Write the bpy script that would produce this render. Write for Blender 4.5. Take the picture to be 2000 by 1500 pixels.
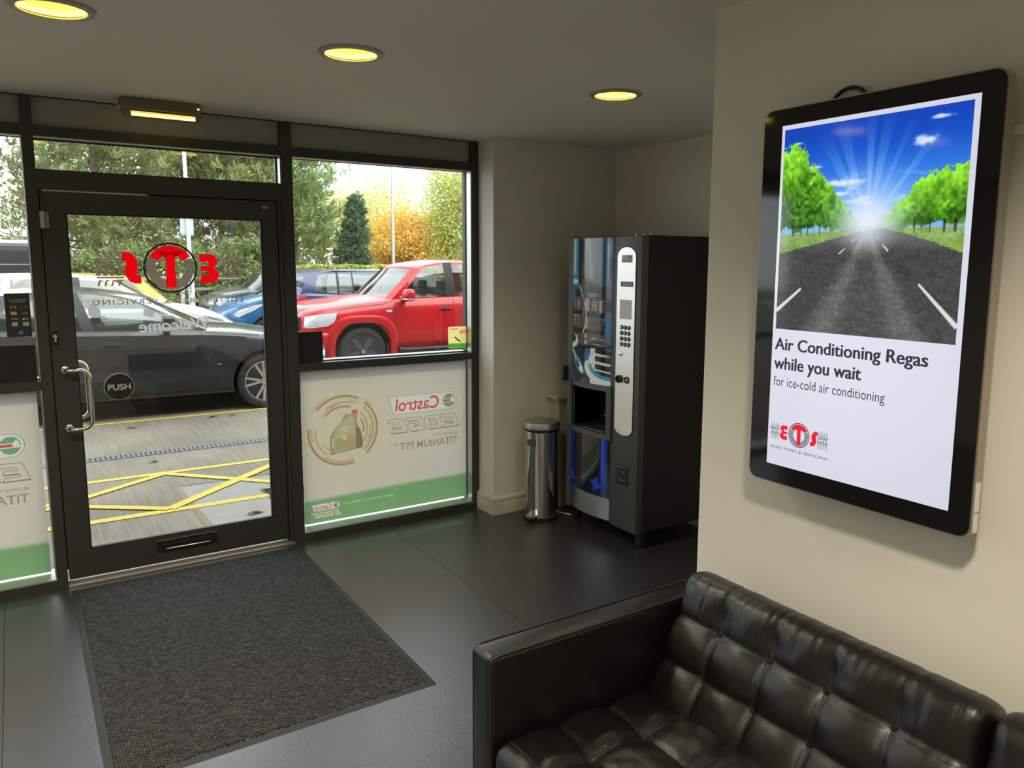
import bpy, bmesh, math, random
import numpy as np
from mathutils import Vector, Matrix
random.seed(7)
rng = np.random.default_rng(11)
PI = math.pi
for _o in list(bpy.data.objects):
    bpy.data.objects.remove(_o)
scene = bpy.context.scene
col = scene.collection

# ------------------------------------------------------------------ camera
YAW, PITCH, ROLL = 0.5933, 0.1371, 0.0070
F_PX, CX, CY = 1513.03, 1050.82, 719.82            # for a 2000 x 1500 frame
CAM = Vector((0.0, -4.5638, 1.70))
cam_d = bpy.data.cameras.new('camera')
cam = bpy.data.objects.new('camera', cam_d)
col.objects.link(cam)
fw = Vector((math.sin(YAW)*math.cos(PITCH), math.cos(YAW)*math.cos(PITCH), -math.sin(PITCH)))
rt0 = Vector((math.cos(YAW), -math.sin(YAW), 0))
up0 = rt0.cross(fw)
rt = rt0*math.cos(ROLL) + up0*math.sin(ROLL)
up = up0*math.cos(ROLL) - rt0*math.sin(ROLL)
cam.matrix_world = Matrix(((rt.x, up.x, -fw.x, CAM.x), (rt.y, up.y, -fw.y, CAM.y), (rt.z, up.z, -fw.z, CAM.z), (0, 0, 0, 1)))
cam_d.sensor_fit = 'HORIZONTAL'
cam_d.sensor_width = 36.0
cam_d.lens = F_PX/2000*36.0
cam_d.shift_x = -(CX-1000)/2000
cam_d.shift_y = (CY-750)/2000
cam_d.clip_start = 0.05
cam_d.clip_end = 300
scene.camera = cam

# ------------------------------------------------------------------ sky and exposure
world = bpy.data.worlds.new('overcast_sky')
scene.world = world
world.use_nodes = True
bg = world.node_tree.nodes['Background']
bg.inputs['Color'].default_value = (0.93, 0.97, 1.0, 1)
bg.inputs['Strength'].default_value = 2.3
sun_d = bpy.data.lights.new('veiled_sun', 'SUN')
sun_d.energy = 1.6
sun_d.angle = math.radians(50)
sun_d.color = (1.0, 0.97, 0.92)
sun = bpy.data.objects.new('veiled_sun', sun_d)
sun.rotation_euler = (math.radians(38), 0, math.radians(35))
col.objects.link(sun)
vs = scene.view_settings
vs.view_transform = 'Standard'
vs.look = 'None'
vs.gamma = 1
vs.use_curve_mapping = False
vs.exposure = 0.56
LAMP_W = 55.0                                      # one ceiling downlight

# ------------------------------------------------------------------ materials
def nodes_of(name):
    m = bpy.data.materials.new(name)
    m.use_nodes = True
    return m, m.node_tree, m.node_tree.nodes['Principled BSDF']

def setv(b, **k):
    names = {'base': 'Base Color', 'rough': 'Roughness', 'metal': 'Metallic', 'coat': 'Coat Weight', 'coatr': 'Coat Roughness',
             'spec': 'Specular IOR Level', 'emit': 'Emission Color', 'emits': 'Emission Strength', 'alpha': 'Alpha', 'sheen': 'Sheen Weight'}
    for a, v in k.items():
        if a in ('base', 'emit'):
            v = (v[0], v[1], v[2], 1)
        b.inputs[names[a]].default_value = v

def mat(name, base, rough=0.5, noise=None, bump=None, **k):
    """noise=(scale, amount[, stretch]) mottles the colour, bump=(scale, strength[, distance]) gives fine relief"""
    m, t, b = nodes_of(name)
    setv(b, base=base, rough=rough, **k)
    tc = None
    if noise or bump:
        tc = t.nodes.new('ShaderNodeTexCoord')
    if noise:
        mp = t.nodes.new('ShaderNodeMapping')
        t.links.new(tc.outputs['Object'], mp.inputs[0])
        if len(noise) > 2:
            mp.inputs['Scale'].default_value = noise[2]
        n = t.nodes.new('ShaderNodeTexNoise')
        n.inputs['Scale'].default_value = noise[0]
        n.inputs['Detail'].default_value = 6
        t.links.new(mp.outputs[0], n.inputs['Vector'])
        r = t.nodes.new('ShaderNodeMapRange')
        r.inputs[1].default_value = 0.25
        r.inputs[2].default_value = 0.75
        r.inputs[3].default_value = 1-noise[1]
        r.inputs[4].default_value = 1+noise[1]
        t.links.new(n.outputs['Fac'], r.inputs[0])
        mx = t.nodes.new('ShaderNodeMix')
        mx.data_type = 'RGBA'
        mx.blend_type = 'MULTIPLY'
        mx.inputs['Factor'].default_value = 1
        mx.inputs[6].default_value = (*base, 1)
        t.links.new(r.outputs[0], mx.inputs[7])
        t.links.new(mx.outputs[2], b.inputs['Base Color'])
    if bump:
        n2 = t.nodes.new('ShaderNodeTexNoise')
        n2.inputs['Scale'].default_value = bump[0]
        n2.inputs['Detail'].default_value = 4
        t.links.new(tc.outputs['Object'], n2.inputs['Vector'])
        bp = t.nodes.new('ShaderNodeBump')
        bp.inputs['Strength'].default_value = bump[1]
        bp.inputs['Distance'].default_value = bump[2] if len(bump) > 2 else 0.002
        t.links.new(n2.outputs['Fac'], bp.inputs['Height'])
        t.links.new(bp.outputs[0], b.inputs['Normal'])
    return m

def glass_mat(name, tint=(0.95, 0.97, 0.96), f0=0.045, rough=0.0):
    m = bpy.data.materials.new(name)
    m.use_nodes = True
    t = m.node_tree
    t.nodes.clear()
    out = t.nodes.new('ShaderNodeOutputMaterial')
    mix = t.nodes.new('ShaderNodeMixShader')
    tr = t.nodes.new('ShaderNodeBsdfTransparent')
    tr.inputs[0].default_value = (*tint, 1)
    gl = t.nodes.new('ShaderNodeBsdfGlossy')
    gl.inputs['Roughness'].default_value = rough
    lw = t.nodes.new('ShaderNodeLayerWeight')
    lw.inputs[0].default_value = 0.5
    p = t.nodes.new('ShaderNodeMath')
    p.operation = 'POWER'
    p.inputs[1].default_value = 5
    ma = t.nodes.new('ShaderNodeMath')
    ma.operation = 'MULTIPLY_ADD'
    ma.inputs[1].default_value = 1-f0
    ma.inputs[2].default_value = f0
    t.links.new(lw.outputs['Facing'], p.inputs[0])
    t.links.new(p.outputs[0], ma.inputs[0])
    t.links.new(ma.outputs[0], mix.inputs[0])
    t.links.new(tr.outputs[0], mix.inputs[1])
    t.links.new(gl.outputs[0], mix.inputs[2])
    t.links.new(mix.outputs[0], out.inputs[0])
    return m

def film_mat(name, base=None, attr=False, amount=0.75):
    """thin printed film: light passes through diffusely"""
    m = bpy.data.materials.new(name)
    m.use_nodes = True
    t = m.node_tree
    t.nodes.clear()
    out = t.nodes.new('ShaderNodeOutputMaterial')
    mix = t.nodes.new('ShaderNodeMixShader')
    mix.inputs[0].default_value = amount
    d = t.nodes.new('ShaderNodeBsdfDiffuse')
    tr = t.nodes.new('ShaderNodeBsdfTranslucent')
    if attr:
        a = t.nodes.new('ShaderNodeVertexColor')
        a.layer_name = 'Col'
        t.links.new(a.outputs[0], d.inputs[0])
        t.links.new(a.outputs[0], tr.inputs[0])
    else:
        d.inputs[0].default_value = (*base, 1)
        tr.inputs[0].default_value = (*base, 1)
    t.links.new(d.outputs[0], mix.inputs[1])
    t.links.new(tr.outputs[0], mix.inputs[2])
    t.links.new(mix.outputs[0], out.inputs[0])
    return m

def attr_mat(name, rough=0.6, emit=0.0, trans=0.0, spec=0.5, coat=0.0):
    m, t, b = nodes_of(name)
    setv(b, rough=rough, spec=spec, coat=coat)
    a = t.nodes.new('ShaderNodeVertexColor')
    a.layer_name = 'Col'
    if emit:
        setv(b, base=(0.004, 0.004, 0.005), emits=emit)
        t.links.new(a.outputs[0], b.inputs['Emission Color'])
    else:
        t.links.new(a.outputs[0], b.inputs['Base Color'])
    if trans:
        tr = t.nodes.new('ShaderNodeBsdfTranslucent')
        t.links.new(a.outputs[0], tr.inputs[0])
        mx = t.nodes.new('ShaderNodeMixShader')
        mx.inputs[0].default_value = trans
        out = t.nodes['Material Output']
        t.links.new(b.outputs[0], mx.inputs[1])
        t.links.new(tr.outputs[0], mx.inputs[2])
        t.links.new(mx.outputs[0], out.inputs[0])
    return m

def emit_mat(name, c, s):
    m, t, b = nodes_of(name)
    setv(b, base=(c[0]*0.3, c[1]*0.3, c[2]*0.3), emit=c, emits=s, rough=0.3)
    return m

X = {}
X['wall'] = mat('painted_plaster', (0.70, 0.675, 0.61), 0.75, noise=(1.6, 0.03), bump=(160, 0.12, 0.001))
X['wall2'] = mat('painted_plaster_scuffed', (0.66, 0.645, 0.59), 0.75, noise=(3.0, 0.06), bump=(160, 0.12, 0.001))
X['ceil'] = mat('ceiling_paint', (0.70, 0.68, 0.63), 0.8, noise=(0.9, 0.03))
X['skirt'] = mat('skirting_paint', (0.50, 0.47, 0.40), 0.45, noise=(9, 0.10))
X['floor'] = mat('grey_vinyl', (0.026, 0.0275, 0.0275), 0.27, noise=(5, 0.10), bump=(220, 0.5, 0.002), spec=1.3)
X['joint'] = mat('vinyl_weld', (0.02, 0.02, 0.02), 0.6)
X['frame'] = mat('dark_powder_coat', (0.030, 0.031, 0.029), 0.42, spec=0.5)
X['reveal'] = mat('satin_aluminium', (0.55, 0.56, 0.56), 0.38, metal=0.85, noise=(14, 0.06))
X['fascia'] = mat('fascia_panel', (0.30, 0.29, 0.26), 0.7)
X['gasket'] = mat('rubber_gasket', (0.012, 0.012, 0.012), 0.6)
X['glass'] = glass_mat('window_glass')
X['steel'] = mat('polished_steel', (0.62, 0.61, 0.58), 0.16, metal=1.0)
X['steelb'] = mat('brushed_steel', (0.56, 0.56, 0.55), 0.34, metal=1.0, noise=(40, 0.05, (1, 1, 0.02)))
X['black'] = mat('black_plastic', (0.012, 0.012, 0.013), 0.38)
X['blackm'] = mat('black_matt', (0.010, 0.010, 0.010), 0.7)
X['white'] = mat('white_plastic', (0.75, 0.75, 0.73), 0.4)
X['cream'] = mat('cream_plastic', (0.55, 0.51, 0.40), 0.45)
X['leather'] = mat('black_leather', (0.005, 0.0045, 0.0038), 0.35, noise=(6, 0.25), bump=(420, 0.30, 0.0012), spec=0.5)
X['thread'] = mat('leather_piping', (0.010, 0.009, 0.007), 0.5)
X['rubber'] = mat('mat_rubber', (0.018, 0.019, 0.020), 0.6)

# ------------------------------------------------------------------ mesh helpers
class MB:
    def __init__(s):
        s.v = []
        s.f = []
    def add(s, vs_, fs):
        o = len(s.v)
        s.v.extend([tuple(map(float, p)) for p in vs_])
        s.f.extend([tuple(i+o for i in f) for f in fs])
        return s
    def box(s, x0, x1, y0, y1, z0, z1):
        x0, x1 = min(x0, x1), max(x0, x1)
        y0, y1 = min(y0, y1), max(y0, y1)
        z0, z1 = min(z0, z1), max(z0, z1)
        return s.add([(x0, y0, z0), (x1, y0, z0), (x1, y1, z0), (x0, y1, z0), (x0, y0, z1), (x1, y0, z1), (x1, y1, z1), (x0, y1, z1)],
                     [(0, 3, 2, 1), (4, 5, 6, 7), (0, 1, 5, 4), (1, 2, 6, 5), (2, 3, 7, 6), (3, 0, 4, 7)])
    def rbox(s, x0, x1, y0, y1, z0, z1, r=0.01, seg=3):
        bm = bmesh.new()
        bmesh.ops.create_cube(bm, size=1)
        for v in bm.verts:
            v.co = Vector(((x0+x1)/2 + v.co.x*abs(x1-x0), (y0+y1)/2 + v.co.y*abs(y1-y0), (z0+z1)/2 + v.co.z*abs(z1-z0)))
        bmesh.ops.bevel(bm, geom=list(bm.edges), offset=r, segments=seg, profile=0.5, affect='EDGES')
        bm.verts.index_update()
        s.add([v.co for v in bm.verts], [[v.index for v in f.verts] for f in bm.faces])
        bm.free()
        return s
    def tube(s, pts, r, seg=10, caps=True):
        pts = [Vector(p) for p in pts]
        n = len(pts)
        rs = r if hasattr(r, '__len__') else [r]*n
        vs_ = []
        t0 = (pts[1]-pts[0]).normalized()
        ref = Vector((0, 0, 1)) if abs(t0.z) < 0.9 else Vector((1, 0, 0))
        nrm = t0.cross(ref).normalized()
        for i, p in enumerate(pts):
            t = (pts[min(i+1, n-1)]-pts[max(i-1, 0)]).normalized()
            nrm = (nrm - t*nrm.dot(t)).normalized()
            b = t.cross(nrm)
            for k in range(seg):
                a = 2*PI*k/seg
                vs_.append(p + (nrm*math.cos(a)+b*math.sin(a))*rs[i])
        fs = []
        for i in range(n-1):
            for k in range(seg):
                fs.append((i*seg+k, i*seg+(k+1) % seg, (i+1)*seg+(k+1) % seg, (i+1)*seg+k))
        if caps:
            fs.append(tuple(range(seg))[::-1])
            fs.append(tuple((n-1)*seg+k for k in range(seg)))
        return s.add(vs_, fs)
    def lathe(s, prof, c=(0, 0, 0), seg=32, axis='z', closed=False):
        vs_, fs = [], []
        n = len(prof)
        for r, h in prof:
            for k in range(seg):
                a = 2*PI*k/seg
                p = (r*math.cos(a), r*math.sin(a), h)
                if axis == 'y':
                    p = (p[0], p[2], p[1])
                elif axis == 'x':
                    p = (p[2], p[0], p[1])
                vs_.append((c[0]+p[0], c[1]+p[1], c[2]+p[2]))
        for i in range(n-1):
            for k in range(seg):
                fs.append((i*seg+k, i*seg+(k+1) % seg, (i+1)*seg+(k+1) % seg, (i+1)*seg+k))
        if closed:
            for k in range(seg):
                fs.append(((n-1)*seg+k, (n-1)*seg+(k+1) % seg, (k+1) % seg, k))
        else:
            if prof[0][0] > 1e-6:
                fs.append(tuple(range(seg))[::-1])
            if prof[-1][0] > 1e-6:
                fs.append(tuple((n-1)*seg+k for k in range(seg)))
        return s.add(vs_, fs)
    def prism(s, poly, fn, d0, d1):
        """poly: 2D outline, fn(u, v, d) -> 3D"""
        n = len(poly)
        vs_ = [fn(u, v, d0) for u, v in poly] + [fn(u, v, d1) for u, v in poly]
        fs = [tuple(range(n))[::-1], tuple(range(n, 2*n))]
        for i in range(n):
            fs.append((i, (i+1) % n, n+(i+1) % n, n+i))
        return s.add(vs_, fs)
    def grid(s, P, wrap=False):
        """P: (n, m, 3) array of points"""
        n, m = P.shape[:2]
        idx = np.arange(n*m).reshape(n, m)
        a, b_, c_, d = idx[:-1, :-1], idx[1:, :-1], idx[1:, 1:], idx[:-1, 1:]
        return s.add(P.reshape(-1, 3), np.stack([a, b_, c_, d], -1).reshape(-1, 4).tolist())
    def build(s, name, m, parent=None, smooth=None, local=False, origin=None, fixn=True):
        me = bpy.data.meshes.new(name)
        me.from_pydata(s.v, [], s.f)
        return finish(me, name, m, parent, smooth, local, origin, fixn)

def root_loc(o):
    while o.parent is not None:
        o = o.parent
    return o.location.copy()

def finish(me, name, m, parent=None, smooth=None, local=False, origin=None, fixn=True):
    """verts come in world coordinates unless local"""
    if fixn:
        bm = bmesh.new()
        bm.from_mesh(me)
        bmesh.ops.recalc_face_normals(bm, faces=bm.faces)
        bm.to_mesh(me)
        bm.free()
    o = bpy.data.objects.new(name, me)
    col.objects.link(o)
    if isinstance(m, (list, tuple)):
        for q in m:
            me.materials.append(q)
    elif m is not None:
        me.materials.append(m)
    if parent is not None:
        o.parent = parent
        if not local:
            me.transform(Matrix.Translation(-root_loc(parent)))
    elif not local:
        if origin is None:
            n = len(me.vertices)
            a = np.empty(n*3)
            me.vertices.foreach_get('co', a)
            a = a.reshape(-1, 3)
            origin = ((a[:, 0].min()+a[:, 0].max())/2, (a[:, 1].min()+a[:, 1].max())/2, a[:, 2].min())
        me.transform(Matrix.Translation(-Vector(origin)))
        o.location = origin
    if smooth is not None:
        me.polygons.foreach_set('use_smooth', [True]*len(me.polygons))
        me.set_sharp_from_angle(angle=math.radians(smooth))
    return o

def tag(o, label=None, cat=None, group=None, kind=None):
    if label:
        o['label'] = label
    if cat:
        o['category'] = cat
    if group:
        o['group'] = group
    if kind:
        o['kind'] = kind
    return o

def thing(name, label, cat, loc=(0, 0, 0), rz=0.0, group=None, kind=None):
    o = bpy.data.objects.new(name, None)
    o.empty_display_size = 0.1
    col.objects.link(o)
    o.location = loc
    o.rotation_euler = (0, 0, rz)
    return tag(o, label, cat, group, kind)

def copy_tree(o, parent=None):
    c = o.copy()
    col.objects.link(c)
    c.parent = parent
    for ch in o.children:
        copy_tree(ch, c)
    return c

def share(src, name, parent, loc):
    """another object on the same mesh"""
    o = bpy.data.objects.new(name, src.data)
    col.objects.link(o)
    o.parent = parent
    o.location = loc
    return o

def boolean_cut(o, cutters):
    for c_ in cutters:
        md = o.modifiers.new('cut', 'BOOLEAN')
        md.operation = 'DIFFERENCE'
        md.solver = 'EXACT'
        md.object = c_
    bpy.context.view_layer.update()
    dg = bpy.context.evaluated_depsgraph_get()
    me = bpy.data.meshes.new_from_object(o.evaluated_get(dg))
    o.modifiers.clear()
    o.data = me
    for c_ in cutters:
        bpy.data.objects.remove(c_)

def painted(name, fn, nu, nv, point, m, parent=None):
    """flat print: an nu x nv grid of faces coloured by fn(u, v) -> rgb (sRGB 0..1), u, v in 0..1"""
    u = np.linspace(0, 1, nu+1)
    v = np.linspace(0, 1, nv+1)
    U, V_ = np.meshgrid(u, v, indexing='ij')
    P = point(U, V_)
    mb = MB()
    me = bpy.data.meshes.new(name)
    idx = np.arange((nu+1)*(nv+1)).reshape(nu+1, nv+1)
    q = np.stack([idx[:-1, :-1], idx[1:, :-1], idx[1:, 1:], idx[:-1, 1:]], -1).reshape(-1, 4)
    me.from_pydata(P.reshape(-1, 3).tolist(), [], q.tolist())
    C = np.clip(fn(U, V_), 0, 1)
    C = np.where(C <= 0.04045, C/12.92, ((C+0.055)/1.055)**2.4)
    ca = me.color_attributes.new('Col', 'FLOAT_COLOR', 'POINT')
    out = np.ones(((nu+1)*(nv+1), 4))
    out[:, :3] = C.reshape(-1, 3)
    ca.data.foreach_set('color', out.reshape(-1))
    return finish(me, name, m, parent, fixn=False)

_tc = {}
def text_data(body, offset=0.0, shear=0.0, spacing=1.0):
    key = (body, offset, shear, spacing)
    if key in _tc:
        return _tc[key]
    cu = bpy.data.curves.new('txt', 'FONT')
    cu.body = body
    cu.size = 1
    cu.offset = offset
    cu.shear = shear
    cu.space_character = spacing
    cu.resolution_u = 4
    o = bpy.data.objects.new('txt', cu)
    col.objects.link(o)
    bpy.context.view_layer.update()
    dg = bpy.context.evaluated_depsgraph_get()
    me = bpy.data.meshes.new_from_object(o.evaluated_get(dg))
    n = len(me.vertices)
    a = np.empty(n*3)
    me.vertices.foreach_get('co', a)
    a = a.reshape(-1, 3)[:, :2].copy()
    fs = [tuple(p.vertices) for p in me.polygons]
    bpy.data.objects.remove(o)
    bpy.data.meshes.remove(me)
    bpy.data.curves.remove(cu)
    a -= a.min(0)
    a /= a.max(0)
    _tc[key] = (a, fs)
    return a, fs

def text_into(mb, body, point, offset=0.0, shear=0.0, spacing=1.0, skew=0.0):
    """the words fill the unit square that point(u, v) maps to 3D"""
    a, fs = text_data(body, offset, shear, spacing)
    mb.add([point(u+skew*(v-0.5), v) for u, v in a], fs)
    return mb

def srgb(r, g, b):
    f = lambda c: c/12.92 if c <= 0.04045 else ((c+0.055)/1.055)**2.4
    return (f(r/255), f(g/255), f(b/255))

def value_noise(x, y, seed=0):
    xi, yi = np.floor(x).astype(int), np.floor(y).astype(int)
    xf, yf = x-xi, y-yi
    def hsh(a, b):
        n = (a*374761393 + b*668265263 + seed*974711) & 0x7fffffff
        n = ((n ^ (n >> 13))*1274126177) & 0x7fffffff
        return ((n ^ (n >> 16)) & 0xffff)/65535.0
    sx, sy = xf*xf*(3-2*xf), yf*yf*(3-2*yf)
    return (hsh(xi, yi)*(1-sx)+hsh(xi+1, yi)*sx)*(1-sy) + (hsh(xi, yi+1)*(1-sx)+hsh(xi+1, yi+1)*sx)*sy

def fbm(x, y, seed=0, octv=4):
    t, a, s = 0, 0.5, 0
    for i in range(octv):
        t = t + a*value_noise(x*2**i, y*2**i, seed+i)
        s += a
        a *= 0.5
    return t/s

# ================================================================== THE ROOM
ZC = 2.476
A1, A2, B1, B2, C1, C2 = 0.0786, 0.1277, 1.305, 1.3688, 2.5394, 2.5892
ZHB, ZHT = 2.287, 2.338
XW, YW = 1.8747, -2.7666
YP, XA = -0.1988, 3.5977
ROOM_L, ROOM_B = -3.9, -7.6
DEPTH = 0.13
GY = 0.07

def struct(o, label, cat):
    return tag(o, label, cat, kind='structure')

# floor: slab with welded vinyl sheets
fl = MB().box(ROOM_L, XA+0.2, ROOM_B, 0.13, -0.20, -0.003).build('floor', X['joint'])
struct(fl, 'dark grey vinyl sheet floor of the waiting room', 'floor')
xs = [ROOM_L, -2.187, -0.147, 1.893, XA+0.02]
for i in range(4):
    MB().box(xs[i]+0.0015, xs[i+1]-0.0015, ROOM_B, -0.0, -0.003, 0.0).build('floor_sheet', X['floor'], fl)

# downlights: positions on the ceiling (radius of the hole)
LAMPS = [(0.160, -1.60), (1.117, -1.63), (2.390, -1.65), (-0.55, -1.70), (-1.35, -1.75), (-2.6, -1.75),
         (-2.6, -4.1), (-1.0, -4.1), (0.75, -4.2), (-2.6, -6.3), (-1.0, -6.3), (0.75, -6.3)]
LR = 0.098
ce = MB().box(ROOM_L, XA+0.2, ROOM_B, 0.0, ZC, ZC+0.16).build('ceiling', X['ceil'])
cut = []
for lx, ly in LAMPS:
    cut.append(MB().lathe([(LR, ZC-0.05), (LR, ZC+0.12)], (lx, ly, 0), 40).build('cutter', None))
boolean_cut(ce, cut)
struct(ce, 'warm grey painted ceiling with round recessed downlights', 'ceiling')

def wall(name, b, label, m='wall'):
    return struct(MB().box(*b).build(name, X[m]), label, 'wall')

wall('wall_right', (XW, XA+0.2, ROOM_B, YW, 0, ZC), 'beige painted wall carrying the tall display screen')
wall('wall_alcove_side', (XA, XA+0.2, YW, YP, 0, ZC), 'shaded grey side wall of the alcove behind the vending machine')
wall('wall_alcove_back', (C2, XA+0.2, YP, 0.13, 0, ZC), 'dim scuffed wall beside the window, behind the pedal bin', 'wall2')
wall('wall_left', (ROOM_L-0.2, ROOM_L, ROOM_B, 0.13, 0, ZC), 'far left wall of the waiting room outside the picture')
wall('wall_back', (ROOM_L-0.2, XA+0.2, ROOM_B-0.2, ROOM_B, 0, ZC), 'back wall of the waiting room behind the viewer')
wall('wall_front', (ROOM_L, -2.42, 0.0, 0.13, 0, ZC), 'short solid wall at the left end of the glazed front')
struct(MB().box(ROOM_L, 2.76, DEPTH, 0.35, ZHT, 3.4).box(ROOM_L-0.2, XA+0.2, ROOM_B-0.2, 0.35, ZC+0.16, ZC+0.3).build('trim_1', X['fascia']),
       'outer fascia and roof deck over the shop front', 'fascia')

# the rest of the building outside
CLAD = mat('grey_cladding', (0.11, 0.115, 0.12), 0.6)
struct(MB().box(-16, 16, 0.13, 0.35, 3.4, 6.0).build('wall_facade_upper', CLAD), 'tall grey clad facade above the shop front', 'wall')
struct(MB().box(-16, ROOM_L, 0.13, 0.35, -0.12, 3.4).build('wall_facade_left', CLAD), 'grey clad facade left of the shop front', 'wall')
struct(MB().box(2.76, 16, 0.13, 0.35, -0.12, 3.4).build('wall_facade_right', CLAD), 'grey clad facade right of the shop front', 'wall')

# skirting round the pier, moulded top
def skirting(name, path, label):
    """path: floor line (x, y) of the wall face; profile grows to the left of the direction of travel"""
    prof = [(0.0, 0.0), (0.020, 0.0), (0.020, 0.083), (0.016, 0.090), (0.021, 0.095), (0.019, 0.110), (0.008, 0.121), (0.0, 0.124)]
    pts = [Vector((p[0], p[1])) for p in path]
    rows = []
    for i, p in enumerate(pts):
        d0 = (p-pts[i-1]).normalized() if i else (pts[1]-p).normalized()
        d1 = (pts[i+1]-p).normalized() if i < len(pts)-1 else d0
        n0, n1 = Vector((-d0.y, d0.x)), Vector((-d1.y, d1.x))
        n = (n0+n1)/2
        n = n/n.length_squared if n.length_squared > 1e-6 else n0
        rows.append([(p.x+n.x*a, p.y+n.y*a, b) for a, b in prof])
    mb = MB().grid(np.array(rows))
    return struct(mb.build(name, X['skirt'], smooth=30), label, 'skirting board')
skirting('baseboard_alcove', [(XA, -2.0), (XA, YP), (C2, YP), (C2, 0.0)][::-1][0:2][::-1] and [(XA, YW), (XA, YP), (C2, YP), (C2, -0.001)],
         'moulded beige skirting board round the pier beside the window')
skirting('baseboard_right', [(XW, ROOM_B), (XW, YW), (XA, YW)], 'moulded skirting board along the wall behind the sofa')

# boxed ledge in the alcove corner
lg = MB().box(3.00, XA, YP-0.15, YP, 0.775, 0.797).box(3.055, XA, YP-0.10, YP, 0.0, 0.775).build('trim_2', X['skirt'])
struct(lg, 'boxed-in pipe casing with a ledge behind the pedal bin', 'ledge')

# ------------------------------------------------------------------ glazed front
def post(name, x0, x1, label, y0=-0.005):
    m = MB().box(x0, x1, y0, DEPTH, 0, ZC)
    return struct(m.build(name, X['frame']), label, 'mullion')
post('trim_3', A1, A2, 'dark metal mullion left of the glass door')
post('trim_4', B1, B2, 'dark metal mullion right of the glass door')
post('trim_5', C1, C2, 'dark metal end post against the pier')
post('trim_6', -1.165, -1.115, 'dark metal mullion between the windows outside the picture')
post('trim_7', -2.42, -2.36, 'dark metal end post at the far left of the glazed front')

def window(name, x0, x1, label):
    w = thing(name, label, 'window', (x0, 0, 0), kind='structure')
    b = lambda y0, y1, z0, z1, n, m, a=x0, c=x1: MB().box(a, c, y0, y1, z0, z1).build(n, X[m], w)
    b(0.0, DEPTH, ZHB, ZHT, 'head_rail', 'frame')
    b(0.0, DEPTH, 1.043, 1.089, 'mid_rail', 'frame')
    b(0.0, DEPTH, 0.0, 0.043, 'bottom_rail', 'frame')
    b(0.035, DEPTH, ZHT, ZC, 'fascia_panel', 'fascia')
    for z0, z1 in ((0.043, 1.043), (1.089, ZHB)):
        p = MB().box(x0, x1, GY, GY+0.006, z0, z1).build('glass_pane', X['glass'], w)
        g = MB()
        for y in (GY-0.008, GY+0.006):
            g.box(x0, x1, y, y+0.008, z0, z0+0.006).box(x0, x1, y, y+0.008, z1-0.006, z1)
            g.box(x0, x0+0.006, y, y+0.008, z0, z1).box(x1-0.006, x1, y, y+0.008, z0, z1)
        g.build('gasket', X['gasket'], p)
    # satin sills and linings
    s = MB().prism([(0.0, 0.043), (0.0, 0.050), (GY-0.008, 0.066), (GY-0.008, 0.043)], lambda u, v, d: (d, u, v), x0, x1)
    s.build('sill', X['reveal'], w)
    MB().box(x0, x1, GY+0.014, DEPTH+0.03, 1.089, 1.094).build('sill', X['reveal'], w)
    MB().box(x0, x1, GY+0.014, DEPTH+0.04, 0.043, 0.052).build('sill', X['reveal'], w)
    MB().box(x1-0.004, x1, 0.004, GY-0.008, 0.05, 1.043).box(x1-0.004, x1, 0.004, GY-0.008, 1.089, ZHB).build('jamb_lining', X['reveal'], w)
    MB().box(x0, x1, 0.004, GY-0.008, ZHB-0.004, ZHB).build('head_lining', X['reveal'], w)
    return w
window('window_1', -1.115, A1, 'tall window left of the door with frosted film on its lower pane')
window('window_2', B2, C1, 'tall window right of the door with the red pickup behind it')
window('window_3', -2.36, -1.165, 'tall window farthest left along the glazed front outside the picture')

# over the door: transom light and head bar
tl = thing('window_4', 'narrow transom window above the glass door', 'window', (A2, 0, 2.03), kind='structure')
MB().box(A2, B1, 0.0, DEPTH, ZHB, ZHT).build('head_rail', X['frame'], tl)
MB().box(A2, B1, 0.0, DEPTH, 2.034, 2.131).build('door_head_rail', X['frame'], tl)
MB().box(A2, B1, 0.035, DEPTH, ZHT, ZC).build('fascia_panel', X['fascia'], tl)
MB().box(A2, B1, GY, GY+0.006, 2.131, ZHB).build('glass_pane', X['glass'], tl)
MB().box(A2, B1, 0.004, GY-0.004, ZHB-0.004, ZHB).build('head_lining', X['reveal'], tl)
MB().box(B1-0.004, B1, 0.004, GY-0.004, 2.131, ZHB).build('jamb_lining', X['reveal'], tl)
MB().box(A2, B1, GY-0.004, GY, ZHB-0.012, ZHB-0.004).box(B1-0.012, B1-0.004, GY-0.004, GY, 2.131, ZHB).build('gasket', X['gasket'], tl)

# ------------------------------------------------------------------ the door
D0, D1, DZ0, DZ1 = 0.1345, 1.268, 0.034, 2.026
GX0, GX1, GZ0, GZ1 = 0.239, 1.187, 0.180, 1.924
dr = thing('door_1', 'dark framed glass door with a tubular pull handle', 'door', (D1, 0, 0), kind='structure')
FR = X['frame']
MB().box(D0, GX0, 0.0, 0.05, DZ0, DZ1).build('stile', FR, dr)
MB().box(GX1, D1, 0.0, 0.05, DZ0, DZ1).build('stile', FR, dr)
MB().box(GX0, GX1, 0.0, 0.05, GZ1, DZ1).build('top_rail', FR, dr)
MB().box(GX0, GX1, 0.0, 0.05, DZ0, GZ0).build('bottom_rail', FR, dr)
MB().box(D1+0.012, B1, 0.006, DEPTH, 0.0, 2.034).box(D1+0.004, D1+0.012, 0.02, DEPTH, 0, 2.034).build('jamb', FR, dr)
MB().box(GX0, GX1, 0.028, 0.034, GZ0, GZ1).build('glass_pane', X['glass'], dr)
g = MB()
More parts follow.
